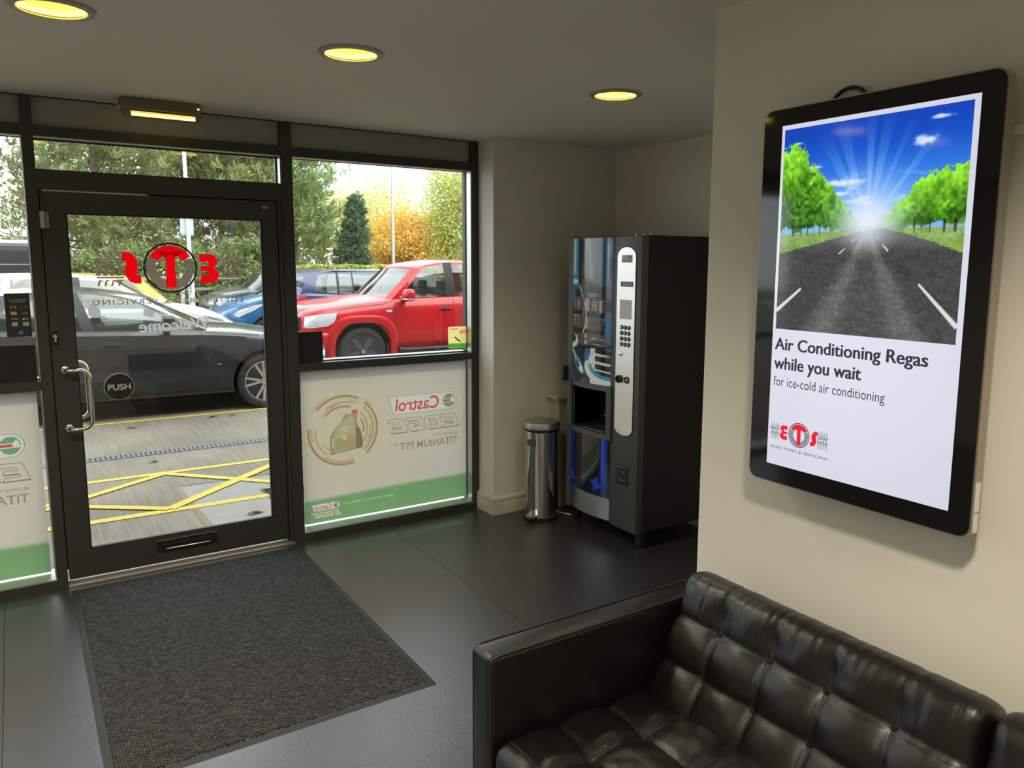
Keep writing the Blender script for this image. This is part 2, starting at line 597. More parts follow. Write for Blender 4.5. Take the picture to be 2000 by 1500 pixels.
for (a, b, c_, d) in ((GX0, GX1, GZ0, GZ0+0.007), (GX0, GX1, GZ1-0.007, GZ1), (GX0, GX0+0.007, GZ0, GZ1), (GX1-0.007, GX1, GZ0, GZ1)):
    g.box(a, b, 0.006, 0.027, c_, d)
g.build('gasket', X['gasket'], dr)
MB().box(A2, B1, -0.022, 0.12, 0.0, 0.006).prism([(0.0, 0.006), (0.03, 0.016), (0.09, 0.006)], lambda u, v, d: (d, u, v), A2, B1).build(
    'threshold', mat('worn_threshold', (0.30, 0.25, 0.19), 0.45, metal=0.6), dr)
MB().box(A2, D0+0.012, 0.052, DEPTH, 0.075, 2.034).box(0.62, D1+0.012, 0.052, DEPTH, 2.012, 2.034).build('door_stop', FR, dr)
def arc(cx, cy, r, a0, a1, n):
    return [(cx+r*math.cos(a0+(a1-a0)*i/n), cy+r*math.sin(a0+(a1-a0)*i/n)) for i in range(n+1)]
# pull handles: bent tube cranked sideways over the glass, inside and outside
for s, mm in ((-1, 'steel'), (1, 'steel')):
    y0 = 0.0 if s < 0 else 0.05
    zt, zb = 1.140, 0.838
    if s > 0:
        zt, zb = 1.165, 0.866
    pts = []
    xa, xb = 0.186, 0.287
    R = 0.045
    pts.append((xa, y0, zt))
    pts += [(xa+ (R-R*math.cos(a))*0.3, y0+s*0.055*math.sin(a), zt) for a in np.linspace(0.2, PI/2, 6)]
    pts += [(xb-R+R*math.sin(a), y0+s*0.058, zt-R+R*math.cos(a)) for a in np.linspace(0, PI/2, 8)]
    pts += [(xb-R+R*math.cos(a), y0+s*0.058, zb+R-R*math.sin(a)) for a in np.linspace(0, PI/2, 8)]
    pts += [(xa+ (R-R*math.cos(a))*0.3, y0+s*0.055*math.sin(a), zb) for a in np.linspace(PI/2, 0.2, 6)]
    pts.append((xa, y0, zb))
    h_ = MB().tube(pts, 0.0105, 14).build('pull_handle', X[mm], dr, smooth=50)
    for zz in (zt, zb):
        MB().lathe([(0.019, y0), (0.019, y0+s*0.008), (0.012, y0+s*0.012)], (xa, 0, zz), 20, 'y').build('rose', X[mm], h_, smooth=40)
# letter plate
lp = MB().box(0.556, 0.868, -0.006, 0.0, 0.098, 0.162).build('letter_plate', X['black'], dr)
MB().rbox(0.580, 0.845, -0.016, -0.005, 0.108, 0.143, 0.005, 2).build('flap', mat('gloss_black', (0.01, 0.01, 0.01), 0.12, coat=0.5), lp)
MB().box(0.556, 0.868, -0.010, -0.004, 0.159, 0.164).build('plate_edge', X['steelb'], lp)
MB().tube([(0.600, -0.0165, 0.113), (0.825, -0.0165, 0.113)], 0.0035, 8).build('flap_grip', X['steel'], lp, 50)
# lock cylinder, contact sensor
lk = MB().rbox(0.141, 0.168, -0.006, 0.0, 1.265, 1.340, 0.004, 2).build('lock_plate', X['blackm'], dr)
MB().lathe([(0.009, -0.012), (0.009, -0.004)], (0.154, 0, 1.312), 16, 'y').box(0.150, 0.158, -0.012, -0.004, 1.285, 1.308).build('lock_cylinder', X['steelb'], lk)
MB().rbox(0.128, 0.148, -0.028, 0.0, 1.845, 1.928, 0.003, 2).build('contact_sensor', X['cream'], dr)
MB().rbox(0.150, 0.166, -0.020, 0.0, 1.845, 1.925, 0.003, 2).build('contact_sensor', X['fascia'], dr)
MB().rbox(1.190, 1.222, -0.008, 0.0, 1.985, 2.003, 0.003, 2).build('closer_cap', X['fascia'], dr)

# ------------------------------------------------------------------ things stuck on the glass
LOGO_RED = film_mat('red_film', srgb(240, 8, 20), amount=0.6)
LOGO_GREY = film_mat('grey_film', srgb(150, 138, 122), amount=0.25)
LOGO_DARK = mat('black_film', (0.012, 0.012, 0.012), 0.5)
LOGO_PALE = film_mat('pale_film', (0.62, 0.63, 0.62), amount=0.45)

E_SH = ([(0, 0)] + [(0.52+0.48*math.sin(a), 0.27-0.27*math.cos(a)) for a in np.linspace(0, PI*0.86, 10)]
        + [(0.50+0.46*math.sin(a), 0.75-0.25*math.cos(a)) for a in np.linspace(PI*0.2, PI, 10)]
        + [(0, 1.0), (0, 0.73)] + [(0.42+0.075*math.sin(a), 0.66+0.07*math.cos(a)) for a in np.linspace(0, PI, 6)]
        + [(0.03, 0.59), (0.03, 0.41)] + [(0.42+0.075*math.sin(a), 0.34+0.07*math.cos(a)) for a in np.linspace(0, PI, 6)] + [(0.05, 0.27)])
S_PX = [(330, 312), (390, 305), (450, 325), (500, 375), (525, 440), (515, 500), (495, 540), (505, 560), (555, 565), (557, 655), (480, 655),
        (410, 630), (370, 575), (357, 520), (372, 465), (385, 425), (365, 405), (335, 405)]
S_SH = [((x-330)/227, 1-(y-305)/350) for x, y in S_PX]

def lettering(body, point, m, parent, offset=0.0, shear=0.0, spacing=1.0, name='letter', bold=0.0):
    """one mesh per character"""
    a, fs = text_data(body, offset, shear, spacing)
    n = len(a)
    par = list(range(n))
    def find(i):
        while par[i] != i:
            par[i] = par[par[i]]
            i = par[i]
        return i
    for f in fs:
        for i in f[1:]:
            par[find(i)] = find(f[0])
    comps = {}
    for i in range(n):
        comps.setdefault(find(i), []).append(i)
    grp = []
    for c_ in comps.values():
        lo, hi = a[c_, 0].min(), a[c_, 0].max()
        grp.append([lo, hi, set(c_)])
    grp.sort(key=lambda g_: g_[0])
    out = []
    for g_ in grp:
        if out and min(out[-1][1], g_[1])-max(out[-1][0], g_[0]) > 0.6*min(out[-1][1]-out[-1][0], g_[1]-g_[0]):
            out[-1][0] = min(out[-1][0], g_[0])
            out[-1][1] = max(out[-1][1], g_[1])
            out[-1][2] |= g_[2]
        else:
            out.append(g_)
    for lo, hi, ids in out:
        mb = MB()
        order = sorted(ids)
        mp = {j: k for k, j in enumerate(order)}
        for sh in ((-bold, 0.0, bold) if bold else (0.0,)):
            mb.add([point(a[j, 0]+sh, a[j, 1]) for j in order], [tuple(mp[i] for i in f) for f in fs if f[0] in ids])
        mb.build(name, m, parent, fixn=False)

def annulus(mb, point, r0, r1, a0, a1, n=48):
    vs_, fs = [], []
    for i in range(n+1):
        a = a0+(a1-a0)*i/n
        vs_.append(point(r0*math.cos(a), r0*math.sin(a)))
        vs_.append(point(r1*math.cos(a), r1*math.sin(a)))
    for i in range(n):
        fs.append((2*i, 2*i+1, 2*i+3, 2*i+2))
    mb.add(vs_, fs)
    return mb

def poly(mb, pts):
    """fill any simple outline with triangles"""
    bm = bmesh.new()
    vv = [bm.verts.new(p) for p in pts]
    f = bm.faces.new(vv)
    bm.normal_update()
    bmesh.ops.triangulate(bm, faces=[f], ngon_method='EAR_CLIP')
    bm.verts.index_update()
    mb.add([v.co for v in bm.verts], [[v.index for v in q.verts] for q in bm.faces])
    bm.free()
    return mb

def tread(mb, P, flip):
    """tyre tread print in the unit square"""
    def quad(u0, u1, v0, v1, sk):
        if flip:
            u0, u1, sk = 1-u1, 1-u0, -sk
        mb.add([P(u0, v0), P(u1, v0), P(u1+sk, v1), P(u0+sk, v1)], [(0, 1, 2, 3)])
    for k in range(4):
        quad(0.06+k*0.25, 0.14+k*0.25, 0.87, 1.0, -0.06)
        quad(0.06+k*0.25, 0.22+k*0.25, 0.84, 0.87, 0)
        quad(0.02+k*0.25, 0.20+k*0.25, 0.55, 0.73, -0.10)
        quad(-0.04+k*0.25, 0.14+k*0.25, 0.30, 0.49, 0.10)
        quad(0.0+k*0.25, 0.07+k*0.25, 0.0, 0.14, 0.06)
        quad(0.06+k*0.25, 0.22+k*0.25, 0.14, 0.17, 0)
    quad(0, 1, 0.755, 0.80, 0)
    quad(0, 1, 0.22, 0.265, 0)

def logo(root, point, k, mats, mirror):
    """the garage emblem: point(x, z, d) in metres about the ring centre, k scales, d lifts layers towards the viewer"""
    red, grey, dark, pale = mats
    sg = -1 if mirror else 1
    p = lambda d: (lambda x, z: point(sg*x*k, z*k, d))
    mb = MB()
    annulus(mb, p(0.0004), 0.124, 0.1335, 0, 2*PI, 64)
    annulus(mb, p(0.0004), 0.118, 0.1195, 0, 2*PI, 64)
    mb.build('tyre_ring', dark, root, fixn=False)
    if mirror:
        dots = MB()
        for i in range(72):
            a = 2*PI*i/72
            annulus(dots, p(0.0008), 0.127, 0.1305, a, a+0.045, 1)
        dots.build('ring_dots', pale, root, fixn=False)
    gr_ = annulus(MB(), p(0.0004), 0.073, 0.1165, math.radians(152), math.radians(255.5), 20)
    annulus(gr_, p(0.0004), 0.073, 0.1165, math.radians(284.5), math.radians(388), 20)
    annulus(gr_, p(0.0004), 0.1095, 0.1165, math.radians(255.5), math.radians(284.5), 8)
    gr_.build('grey_ring', grey, root, fixn=False)
    t = MB()
    annulus(t, p(0.0006), 0.070, 0.1165, math.radians(31), math.radians(149), 24)
    q = p(0.0007)
    poly(t, [q(-0.025, -0.108), q(0.025, -0.108), q(0.022, 0.085), q(-0.022, 0.085)])
    poly(t, [q(0.02, 0.09), q(0.02, 0.05), q(0.05, 0.072), q(0.06, 0.09)])
    poly(t, [q(-0.06, 0.09), q(-0.05, 0.072), q(-0.02, 0.05), q(-0.02, 0.09)])
    t.build('letter_t', red, root, fixn=False)
    # in reading order E is on the left and S on the right
    e = MB()
    poly(e, [q(-0.147-u*0.097, -0.082+v*0.157) for u, v in E_SH])
    e.build('letter_e', red, root, fixn=False)
    s = MB()
    poly(s, [q(0.231-u*0.087, -0.083+v*0.166) for u, v in S_SH])
    s.build('letter_s', red, root, fixn=False)
    for x0, x1, fl_ in ((-0.365, -0.250, False), (0.225, 0.350, True)):
        tm = MB()
        tread(tm, lambda u, v: p(0.0003)(x0+(x1-x0)*u, -0.095+0.18*v), fl_)
        tm.build('tyre_tread_print', grey, root, fixn=False)

dl = thing('door_logo_decal', 'red and grey tyre emblem lettering reversed on the door glass', 'decal', (0.707, 0.026, 1.30))
logo(dl, lambda x, z, d: (0.707+x, 0.0275-d, 1.654+z), 1.0, (LOGO_RED, LOGO_GREY, LOGO_DARK, film_mat('dot_film', (0.3, 0.3, 0.25))), True)
LINE = film_mat('thin_grey_film', (0.20, 0.20, 0.20), amount=0.3)
lettering('EDEN TYRES & SERVICING', lambda u, v: (1.075-0.745*u, 0.0265, 1.463+0.027*v), LINE, dl, spacing=1.25)
lettering('Welcome', lambda u, v: (0.884-0.347*u, 0.0265, 1.318+0.062*v-0.012*u+0.006), LOGO_PALE, dl, shear=0.12, offset=0.006)

ps = thing('push_sign', 'round black PUSH sign on the door glass', 'sign', (0.425, 0.027, 0.955))
MB().lathe([(0.0, 0.020), (0.071, 0.020), (0.072, 0.0275)], (0.425, 0, 1.030), 48, 'y').build('disc', X['black'], ps, smooth=30)
annulus(MB(), lambda x, z: (0.425+x, 0.0195, 1.030+z), 0.0685, 0.0715, 0, 2*PI, 48).build('rim_line', X['steelb'], ps, fixn=False)
lettering('PUSH', lambda u, v: (0.371+0.108*u, 0.0190, 1.013+0.032*v), mat('sign_cream', (0.55, 0.52, 0.44), 0.5), ps, offset=0.02)

# --- printed film on the lower panes
FILM = film_mat('printed_film', attr=True, amount=0.78)
VX0, VX1, VZ0, VZ1 = 1.393, 2.526, 0.074, 1.029
def smooth_step(a, b, x):
    t = np.clip((x-a)/(b-a), 0, 1)
    return t*t*(3-2*t)
def film_paint(U, V_):
    x = (U*(VX1-VX0)); z = VZ0+V_*(VZ1-VZ0)
    base = np.array([222, 212, 198.0])/255
    C = np.ones(U.shape+(3,))*base
    C = C*(0.985+0.03*fbm(x*3, z*3, 3)[..., None])
    warm = np.exp(-(((x-0.27)/0.40)**2+((z-0.62)/0.36)**2))[..., None]
    C = C*(1-warm*np.array([0.0, 0.02, 0.10]))
    topb = smooth_step(VZ1-0.062, VZ1-0.054, z)[..., None]
    C = C*(1-topb*np.array([0.14, 0.14, 0.10]))
    # green foot band rising gently
    edge = 0.229+0.012*np.sin(x*2.4-0.6)
    g_ = smooth_step(edge+0.012, edge-0.022, z)[..., None]
    C = C*(1-g_)+np.array([136, 178, 122.0])/255*g_*(0.97+0.05*fbm(x*9, z*9, 5)[..., None])
    # golden arcs round the can
    cx, cz = 0.262, 0.642
    r = np.hypot((x-cx)*0.98, z-cz)
    a = np.degrees(np.arctan2(z-cz, x-cx)) % 360
    def arcband(rr, w, a0, a1, colr, C, al=0.8):
        aa = (a-a0) % 360
        k = smooth_step(w, w*0.55, np.abs(r-rr))*(aa < ((a1-a0) % 360))*al
        return C*(1-k[..., None])+np.array(colr)/255*k[..., None]
    gold, tan_ = (176, 138, 84), (196, 164, 112)
    for rr, w, a0, a1, cc in ((0.218, 0.0095, 62, 140, gold), (0.196, 0.004, 58, 80, tan_), (0.180, 0.0065, 66, 128, tan_), (0.166, 0.0035, 100, 140, tan_),
                              (0.152, 0.0075, 72, 140, gold), (0.236, 0.003, 112, 148, tan_), (0.216, 0.0095, -48, 50, gold), (0.190, 0.009, -48, 46, tan_),
                              (0.172, 0.003, -35, 8, gold), (0.152, 0.007, -38, 44, tan_), (0.128, 0.0065, -12, 30, gold), (0.232, 0.003, 38, 58, tan_),
                              (0.218, 0.009, 172, 287, gold), (0.200, 0.005, 172, 195, tan_), (0.200, 0.0045, 232, 287, gold), (0.178, 0.0055, 172, 232, tan_),
                              (0.150, 0.004, 205, 235, tan_)):
        C = arcband(rr, w, a0, a1, cc, C)
    for ax, az in ((0.190, 0.800), (0.432, 0.585), (0.395, 0.635)):
        k = smooth_step(0.014, 0.006, np.hypot(x-ax, z-az))[..., None]*0.6
        C = C*(1-k)+np.array([170, 168, 165.0])/255*k
    # everything printed on top: outlines are filled on the grid
    dx, dz = (VX1-VX0)/(U.shape[0]-1), (VZ1-VZ0)/(U.shape[1]-1)
    def fillp(C, poly_, c3, al=1.0):
        xs_, zs_ = [p[0] for p in poly_], [p[1] for p in poly_]
        i0, i1 = max(0, int(min(xs_)/dx)-1), min(U.shape[0], int(max(xs_)/dx)+3)
        j0, j1 = max(0, int((min(zs_)-VZ0)/dz)-1), min(U.shape[1], int((max(zs_)-VZ0)/dz)+3)
        xx, zz = x[i0:i1, j0:j1], z[i0:i1, j0:j1]
        ins = np.zeros(xx.shape, bool)
        n = len(poly_)
        for i in range(n):
            (x1, y1), (x2, y2) = poly_[i], poly_[(i+1) % n]
            if y1 == y2:
                continue
            ins ^= ((y1 > zz) != (y2 > zz)) & (xx < (x2-x1)*(zz-y1)/(y2-y1)+x1)
        k = ins[..., None]*al
        C[i0:i1, j0:j1] = C[i0:i1, j0:j1]*(1-k)+np.array(c3)/255*k
        return C
    def words(C, body, xr, w, z0, h, c3, offset=0.008, skew=0.0, al=1.0):
        """reversed words: reading starts at xr and runs to the left"""
        aa, fs = text_data(body, offset)
        for f in fs:
            C = fillp(C, [(xr-VX0-w*(aa[i, 0]+skew*aa[i, 1]), z0+h*aa[i, 1]) for i in f], c3, al)
        return C
    px = lambda X_, Y_: (0.046+(X_-50)*0.000362/1.0, 0.862-(Y_-120)*0.000347)
    P = lambda L: [px(*q) for q in L]
    C = fillp(C, P([(395, 1170), (395, 850), (480, 720), (590, 600), (690, 455), (770, 470), (800, 470), (900, 470), (890, 640), (960, 800), (990, 950), (990, 1100)]), (178, 164, 122))
    C = fillp(C, P([(440, 1060), (440, 900), (475, 850), (465, 1060)]), (216, 206, 186))
    C = fillp(C, P([(590, 600), (690, 560), (790, 480), (840, 560), (870, 860), (870, 1090), (480, 1160), (490, 760)]), (200, 187, 146))
    C = fillp(C, P([(500, 900), (860, 850), (870, 1090), (500, 1120)]), (184, 172, 122))
    C = fillp(C, P([(700, 850), (850, 840), (850, 940), (720, 960)]), (210, 170, 108), 0.8)
    C = fillp(C, P([(580, 880), (690, 840), (700, 940), (660, 930)]), (222, 212, 195), 0.8)
    C = fillp(C, P([(600, 710), (740, 690), (740, 720), (600, 735)]), (225, 216, 190), 0.8)
    C = fillp(C, P([(620, 760), (720, 740), (710, 775), (620, 790)]), (225, 216, 190), 0.7)
    C = fillp(C, P([(870, 1100), (860, 700), (930, 740), (985, 950), (985, 1095)]), (142, 130, 98))
    C = fillp(C, P([(790, 465), (800, 410), (850, 390), (895, 395), (905, 465)]), (222, 104, 88))
    C = fillp(C, P([(395, 1178), (395, 1168), (985, 1096), (985, 1106)]), (110, 98, 70))
    RED, GREEN, PALE, GREY, LINE_ = (224, 92, 80), (124, 176, 122), (236, 230, 224), (168, 152, 132), (120, 102, 82)
    def brand(C, x0, x1, z0, z1, outline):
        x0, x1 = x0-VX0, x1-VX0
        h = z1-z0
        r_ = h/2
        def shape(e):
            return [(x1-r_, z0-e), (x0+0.06*(x1-x0)-e, z0-e), (x0-e*1.5, z1+e), (x1-r_, z1+e)] + \
                   [(x1-r_+(r_+e)*math.sin(t_), z0+r_+(r_+e)*math.cos(t_)) for t_ in np.linspace(0.1, PI-0.1, 16)]
        if outline:
            C = fillp(C, shape(0.003), (140, 160, 128))
        C = fillp(C, shape(0.0), PALE)
        C = words(C, 'Castrol', x1+VX0-0.285*(x1-x0), 0.63*(x1-x0), z0+0.13*h, 0.74*h, RED, 0.014, -0.03)
        cx_, cz_, q_ = x1-r_*1.02, z0+r_, r_*0.80
        C = fillp(C, [(cx_-q_*math.cos(t_), cz_+q_*math.sin(t_)) for t_ in np.linspace(0.28, PI*0.72, 14)]+[(cx_+q_*0.28, cz_+0.28*q_)], GREEN)
        C = fillp(C, [(cx_-q_*math.cos(t_), cz_+q_*math.sin(t_)) for t_ in np.linspace(-0.28, -PI*0.92, 18)]+[(cx_+q_*0.55, cz_-0.28*q_)], GREEN)
        C = fillp(C, [(cx_-q_*math.cos(t_), cz_+q_*math.sin(t_)) for t_ in np.linspace(PI*0.70, PI*1.02, 12)] +
                  [(cx_-q_*0.86*math.cos(t_), cz_+q_*0.86*math.sin(t_)) for t_ in np.linspace(PI*1.02, PI*0.70, 12)], GREEN)
        return fillp(C, [(cx_-1.02*q_, cz_+0.17*q_), (cx_-1.02*q_, cz_-0.17*q_), (cx_+0.30*q_, cz_-0.17*q_), (cx_+0.12*q_, cz_+0.17*q_)], RED)
    C = brand(C, 1.962, 2.456, 0.708, 0.823, True)
    C = brand(C, 1.440, 1.615, 0.148, 0.190, False)
    LET = {'E': [(0, 0), (1, 0), (0.86, 0.20), (0.30, 0.20), (0.32, 0.40), (0.92, 0.40), (0.80, 0.60), (0.34, 0.60), (0.36, 0.80), (1.06, 0.80), (0.96, 1.0), (0.20, 1.0), (0.08, 0.90)],
           'D': [(0, 0), (0.82, 0), (1.0, 0.18), (1.0, 0.82), (0.86, 1.0), (0.06, 1.0)],
           'd': [(0.25, 0.24), (0.72, 0.24), (0.72, 0.78), (0.32, 0.78)],
           'G': [(0.05, 0.02), (0.85, 0), (1.0, 0.16), (1.0, 0.56), (0.58, 0.56), (0.42, 0.40), (0.72, 0.38), (0.72, 0.22), (0.28, 0.22), (0.32, 0.78), (1.0, 0.78), (1.02, 1.0), (0.22, 1.0), (0.05, 0.86)]}
    film_bg = (214, 203, 187)
    def edge(C, x0, x1, z0, z1, outl, bgc):
        wd = (x1-x0)/4
        for i, ch in enumerate('EDGE'):
            q = lambda u, w, ox=0, oz=0: (x1-VX0-(i+0.02+0.90*u)*wd-0.02*(w-0.5)+ox, z0+(z1-z0)*w+oz)
            if outl:
                for ox, oz in ((0.003, -0.004), (-0.002, 0.002), (0.002, 0.002), (-0.002, -0.003)):
                    C = fillp(C, [q(u, w, ox, oz) for u, w in LET[ch]], LINE_)
            C = fillp(C, [q(u, w) for u, w in LET[ch]], (224, 212, 192))
            if ch == 'D':
                if outl:
                    C = fillp(C, [q(u, w, 0, 0) for u, w in LET['d']], LINE_)
                C = fillp(C, [q(0.5+(u-0.5)*0.85, 0.5+(w-0.5)*0.88) for u, w in LET['d']], bgc)
        return C
    C = edge(C, 1.955, 2.462, 0.582, 0.672, True, film_bg)
    C = edge(C, 1.440, 1.615, 0.102, 0.138, False, (136, 178, 122))
    C = words(C, 'BOOSTED WITH', 2.456, 0.166, 0.528, 0.016, GREY)
    C = words(C, 'TITANIUM FST', 2.458, 0.425, 0.463, 0.048, GREY, 0.010)
    C = words(C, 'TM', 2.026, 0.032, 0.492, 0.016, GREY)
    C = C*0.80
    C = words(C, "IT'S MORE THAN JUST OIL. IT'S LIQUID ENGINEERING", 1.985, 0.345, 0.163, 0.012, (176, 206, 160), 0.0)
    return C

def film_sheet(label, x_off, src=None):
    Y = GY-0.0015
    pt = lambda U, V_: np.stack([VX0+x_off+U*(VX1-VX0), np.full_like(U, Y), VZ0+V_*(VZ1-VZ0)], -1)
    if src is None:
        o = painted('window_film', film_paint, 453, 382, pt, FILM)
    else:
        o = src.copy()
        col.objects.link(o)
        o.location.x += x_off
    return tag(o, label, 'window film')
vf = film_sheet('translucent oil advert film on the lower pane right of the door', 0.0)
film_sheet('translucent oil advert film on the lower pane left of the door', 0.057-2.526, vf)
DKTAUPE_P = film_mat('print_outline', srgb(98, 84, 66), amount=0.4)
PALE_P = film_mat('print_pale', srgb(226, 220, 212), amount=0.8)

# black screens at the foot of the upper panes, card stickers
MB().box(1.3735, 1.538, GY-0.004, GY-0.001, 1.092, 1.271).build('black_card', X['blackm'])
tag(bpy.data.objects['black_card'], 'small black card in the window corner in front of the red pickup', 'card')
b2 = MB().box(-0.45, 0.0665, GY-0.004, GY-0.001, 1.092, 1.268).build('black_card', X['blackm'])
tag(b2, 'wide black card at the foot of the left window', 'card')
cs = thing('card_sticker', 'black payment card sticker on the left window', 'sticker', (0.0075, GY, 1.31))
MB().box(-0.0445, 0.0600, GY-0.003, GY-0.001, 1.3105, 1.527).build('sheet', mat('sticker_black', (0.02, 0.021, 0.022), 0.45), cs)
st_y = GY-0.0035
def dot(x, z, r, m, nm):
    annulus(MB(), lambda a, b: (x+a, st_y-0.0003, z+b), 0.0, r, 0, 2*PI, 20).build(nm, m, cs, fixn=False)
orange, redd, grey_ = mat('mark_orange', srgb(214, 122, 50), 0.5), mat('mark_red', srgb(190, 58, 60), 0.5), mat('mark_grey', srgb(120, 122, 130), 0.5)
pale = mat('mark_pale', srgb(205, 202, 190), 0.5)
dot(-0.015, 1.459, 0.008, orange, 'card_mark'); dot(-0.006, 1.459, 0.008, orange, 'card_mark')
dot(0.030, 1.459, 0.008, redd, 'card_mark'); dot(0.038, 1.459, 0.008, grey_, 'card_mark')
R4 = lambda x0, x1, z0, z1, m, nm: MB().box(x0, x1, st_y-0.0004, st_y, z0, z1).build(nm, m, cs)
R4(-0.022, 0.002, 1.421, 1.436, pale, 'card_mark'); R4(-0.021, 0.003, 1.365, 1.384, pale, 'card_mark'); R4(0.025, 0.050, 1.365, 1.384, pale, 'card_mark')
R4(0.005, 0.023, 1.324, 1.341, mat('mark_blue', srgb(60, 130, 190), 0.5), 'card_mark')
for bd, x0, w, z, hh in (('VISA', -0.019, 0.018, 1.425, 0.007), ('( 4 E5', 0.026, 0.023, 1.422, 0.011), ('G Pay', -0.022, 0.027, 1.394, 0.012), ('Pay', 0.033, 0.018, 1.394, 0.012),
                         ('PayPal', -0.017, 0.016, 1.371, 0.006), ('Discover', 0.029, 0.018, 1.372, 0.006), ('NOW ACCEPTING CARDS', -0.028, 0.075, 1.491, 0.007), ('CONTACTLESS PAYMENT', -0.021, 0.062, 1.481, 0.006)):
    text_into(MB(), bd, lambda u, w_, x0=x0, w=w, z=z, hh=hh: (x0+w*u, st_y-0.0008, z+hh*w_), offset=0.01).build(
        'lettering', (X['blackm'] if bd in ('VISA', 'PayPal', 'Discover') else pale), cs, fixn=False)
annulus(MB(), lambda a, b: (0.0285+a, st_y-0.0006, 1.399+b), 0.0, 0.005, 0, 2*PI, 14).build('fruit_mark', pale, cs, fixn=False)
ws = thing('window_sticker', 'cream and green reversed WIN sticker in the right window corner', 'sticker', (2.463, GY, 1.117))
MB().prism([(2.396, 1.123)]+[(2.402, 1.117), (2.530, 1.117), (2.535, 1.123), (2.535, 1.258), (2.530, 1.263), (2.402, 1.263), (2.394, 1.255)],
           lambda u, v, d: (u, d, v), GY-0.0025, GY-0.001).build('sheet', film_mat('sticker_cream', srgb(250, 240, 200), amount=0.82), ws)
MB().box(2.396, 2.535, GY-0.0032, GY-0.0026, 1.119, 1.149).build('green_band', film_mat('sticker_green', srgb(150, 235, 150), amount=0.82), ws)
text_into(MB(), 'WIN', lambda u, v: (2.532-0.052*u, GY-0.0032, 1.213+0.026*v), offset=0.02).build('lettering', film_mat('sticker_red', srgb(235, 60, 40), amount=0.6), ws, fixn=False)
text_into(MB(), 'Magnatec', lambda u, v: (2.462-0.056*u, GY-0.0032, 1.241+0.011*v), offset=0.01).build('lettering', X['blackm'], ws, fixn=False)
poly(MB(), [(2.440, GY-0.0032, 1.190), (2.446, GY-0.0032, 1.196), (2.475, GY-0.0032, 1.172), (2.500, GY-0.0032, 1.156), (2.470, GY-0.0032, 1.163)]).build('pen_picture', DKTAUPE_P, ws, fixn=False)
text_into(MB(), '10W', lambda u, v: (2.432-0.022*u, GY-0.0036, 1.126+0.011*v), offset=0.01).build('lettering', PALE_P, ws, fixn=False)

# ------------------------------------------------------------------ ceiling lamps
GOLD = emit_mat('lamp_glow', (1.0, 0.74, 0.20), 0.42)
BRIGHT = emit_mat('lamp_reflector_glow', (1.0, 0.82, 0.07), 5.0)
RINGM = mat('lamp_ring', (0.36, 0.31, 0.27), 0.4)
dlabels = ['recessed ceiling downlight at the top left corner over the mat', 'recessed ceiling downlight in the middle of the ceiling', 'recessed ceiling downlight nearest the vending machine alcove'] + \
          ['recessed ceiling downlight outside the picture in the rest of the room']*9
for i, (lx, ly) in enumerate(LAMPS):
    t = thing('ceiling_downlight', dlabels[i], 'ceiling light', (lx, ly, ZC), group='round ceiling downlights')
    MB().lathe([(0.094, ZC-0.001), (0.121, ZC-0.001), (0.119, ZC-0.007), (0.100, ZC-0.011), (0.094, ZC-0.006)], (lx, ly, 0), 48, closed=True).build('trim_ring', RINGM, t, smooth=40)
    MB().grid(np.array([[(lx+r*math.cos(a), ly+r*math.sin(a), z) for a in np.linspace(0, 2*PI, 49)] for r, z in ((0.095, ZC-0.008), (0.094, ZC+0.004), (0.090, ZC+0.016))])).build(
        'reflector', BRIGHT, t, smooth=40)
    MB().lathe([(0.0, ZC+0.030), (0.060, ZC+0.027), (0.091, ZC+0.016), (0.091, ZC+0.045), (0.0, ZC+0.048)], (lx, ly, 0), 48).build('diffuser', GOLD, t, smooth=40)
    sd = bpy.data.lights.new('downlight_beam', 'SPOT')
    sd.energy = LAMP_W*(0.22 if i == 2 else 0.72 if i < 6 else 1.7)
    sd.spot_size = math.radians(140)
    sd.spot_blend = 0.75
    sd.shadow_soft_size = 0.09
    sd.color = (1.0, 0.88, 0.68)
    so = bpy.data.objects.new('downlight_beam', sd)
    col.objects.link(so)
    so.parent = t
    so.location = (0, 0, -0.014)

el = thing('emergency_light', 'slim emergency bulkhead light glowing over the door', 'emergency light', (0.665, -0.19, 2.37))
MB().rbox(0.487, 0.848, -0.245, -0.150, 2.422, ZC, 0.006, 2).build('housing', mat('aged_plastic', (0.16, 0.13, 0.08), 0.5), el, smooth=30)
MB().rbox(0.470, 0.490, -0.225, -0.165, 2.415, 2.440, 0.004, 2).build('end_bracket', X['fascia'], el, smooth=30)
dif = MB().lathe([(0.030, 0.500), (0.036, 0.512), (0.036, 0.842), (0.030, 0.852)], (0, -0.197, 2.418), 24, 'x').build('diffuser', glass_mat('clear_diffuser', (0.85, 0.8, 0.65), 0.05, 0.15), el, smooth=40)
MB().tube([(0.535, -0.205, 2.402), (0.825, -0.205, 2.402)], 0.008, 12).build('lamp_tube', emit_mat('tube_glow', (1.0, 0.80, 0.25), 2.6), dif, smooth=50)
MB().box(0.530, 0.828, -0.225, -0.170, 2.414, 2.4165).build('reflector_tray', mat('tray_yellow', (0.8, 0.66, 0.25), 0.4), dif)
MB().lathe([(0.0, -0.249), (0.004, -0.248), (0.004, -0.243)], (0.835, 0, 2.448), 12, 'y').build('status_light', emit_mat('status_glow', (0.9, 1.0, 0.4), 3.0), el)

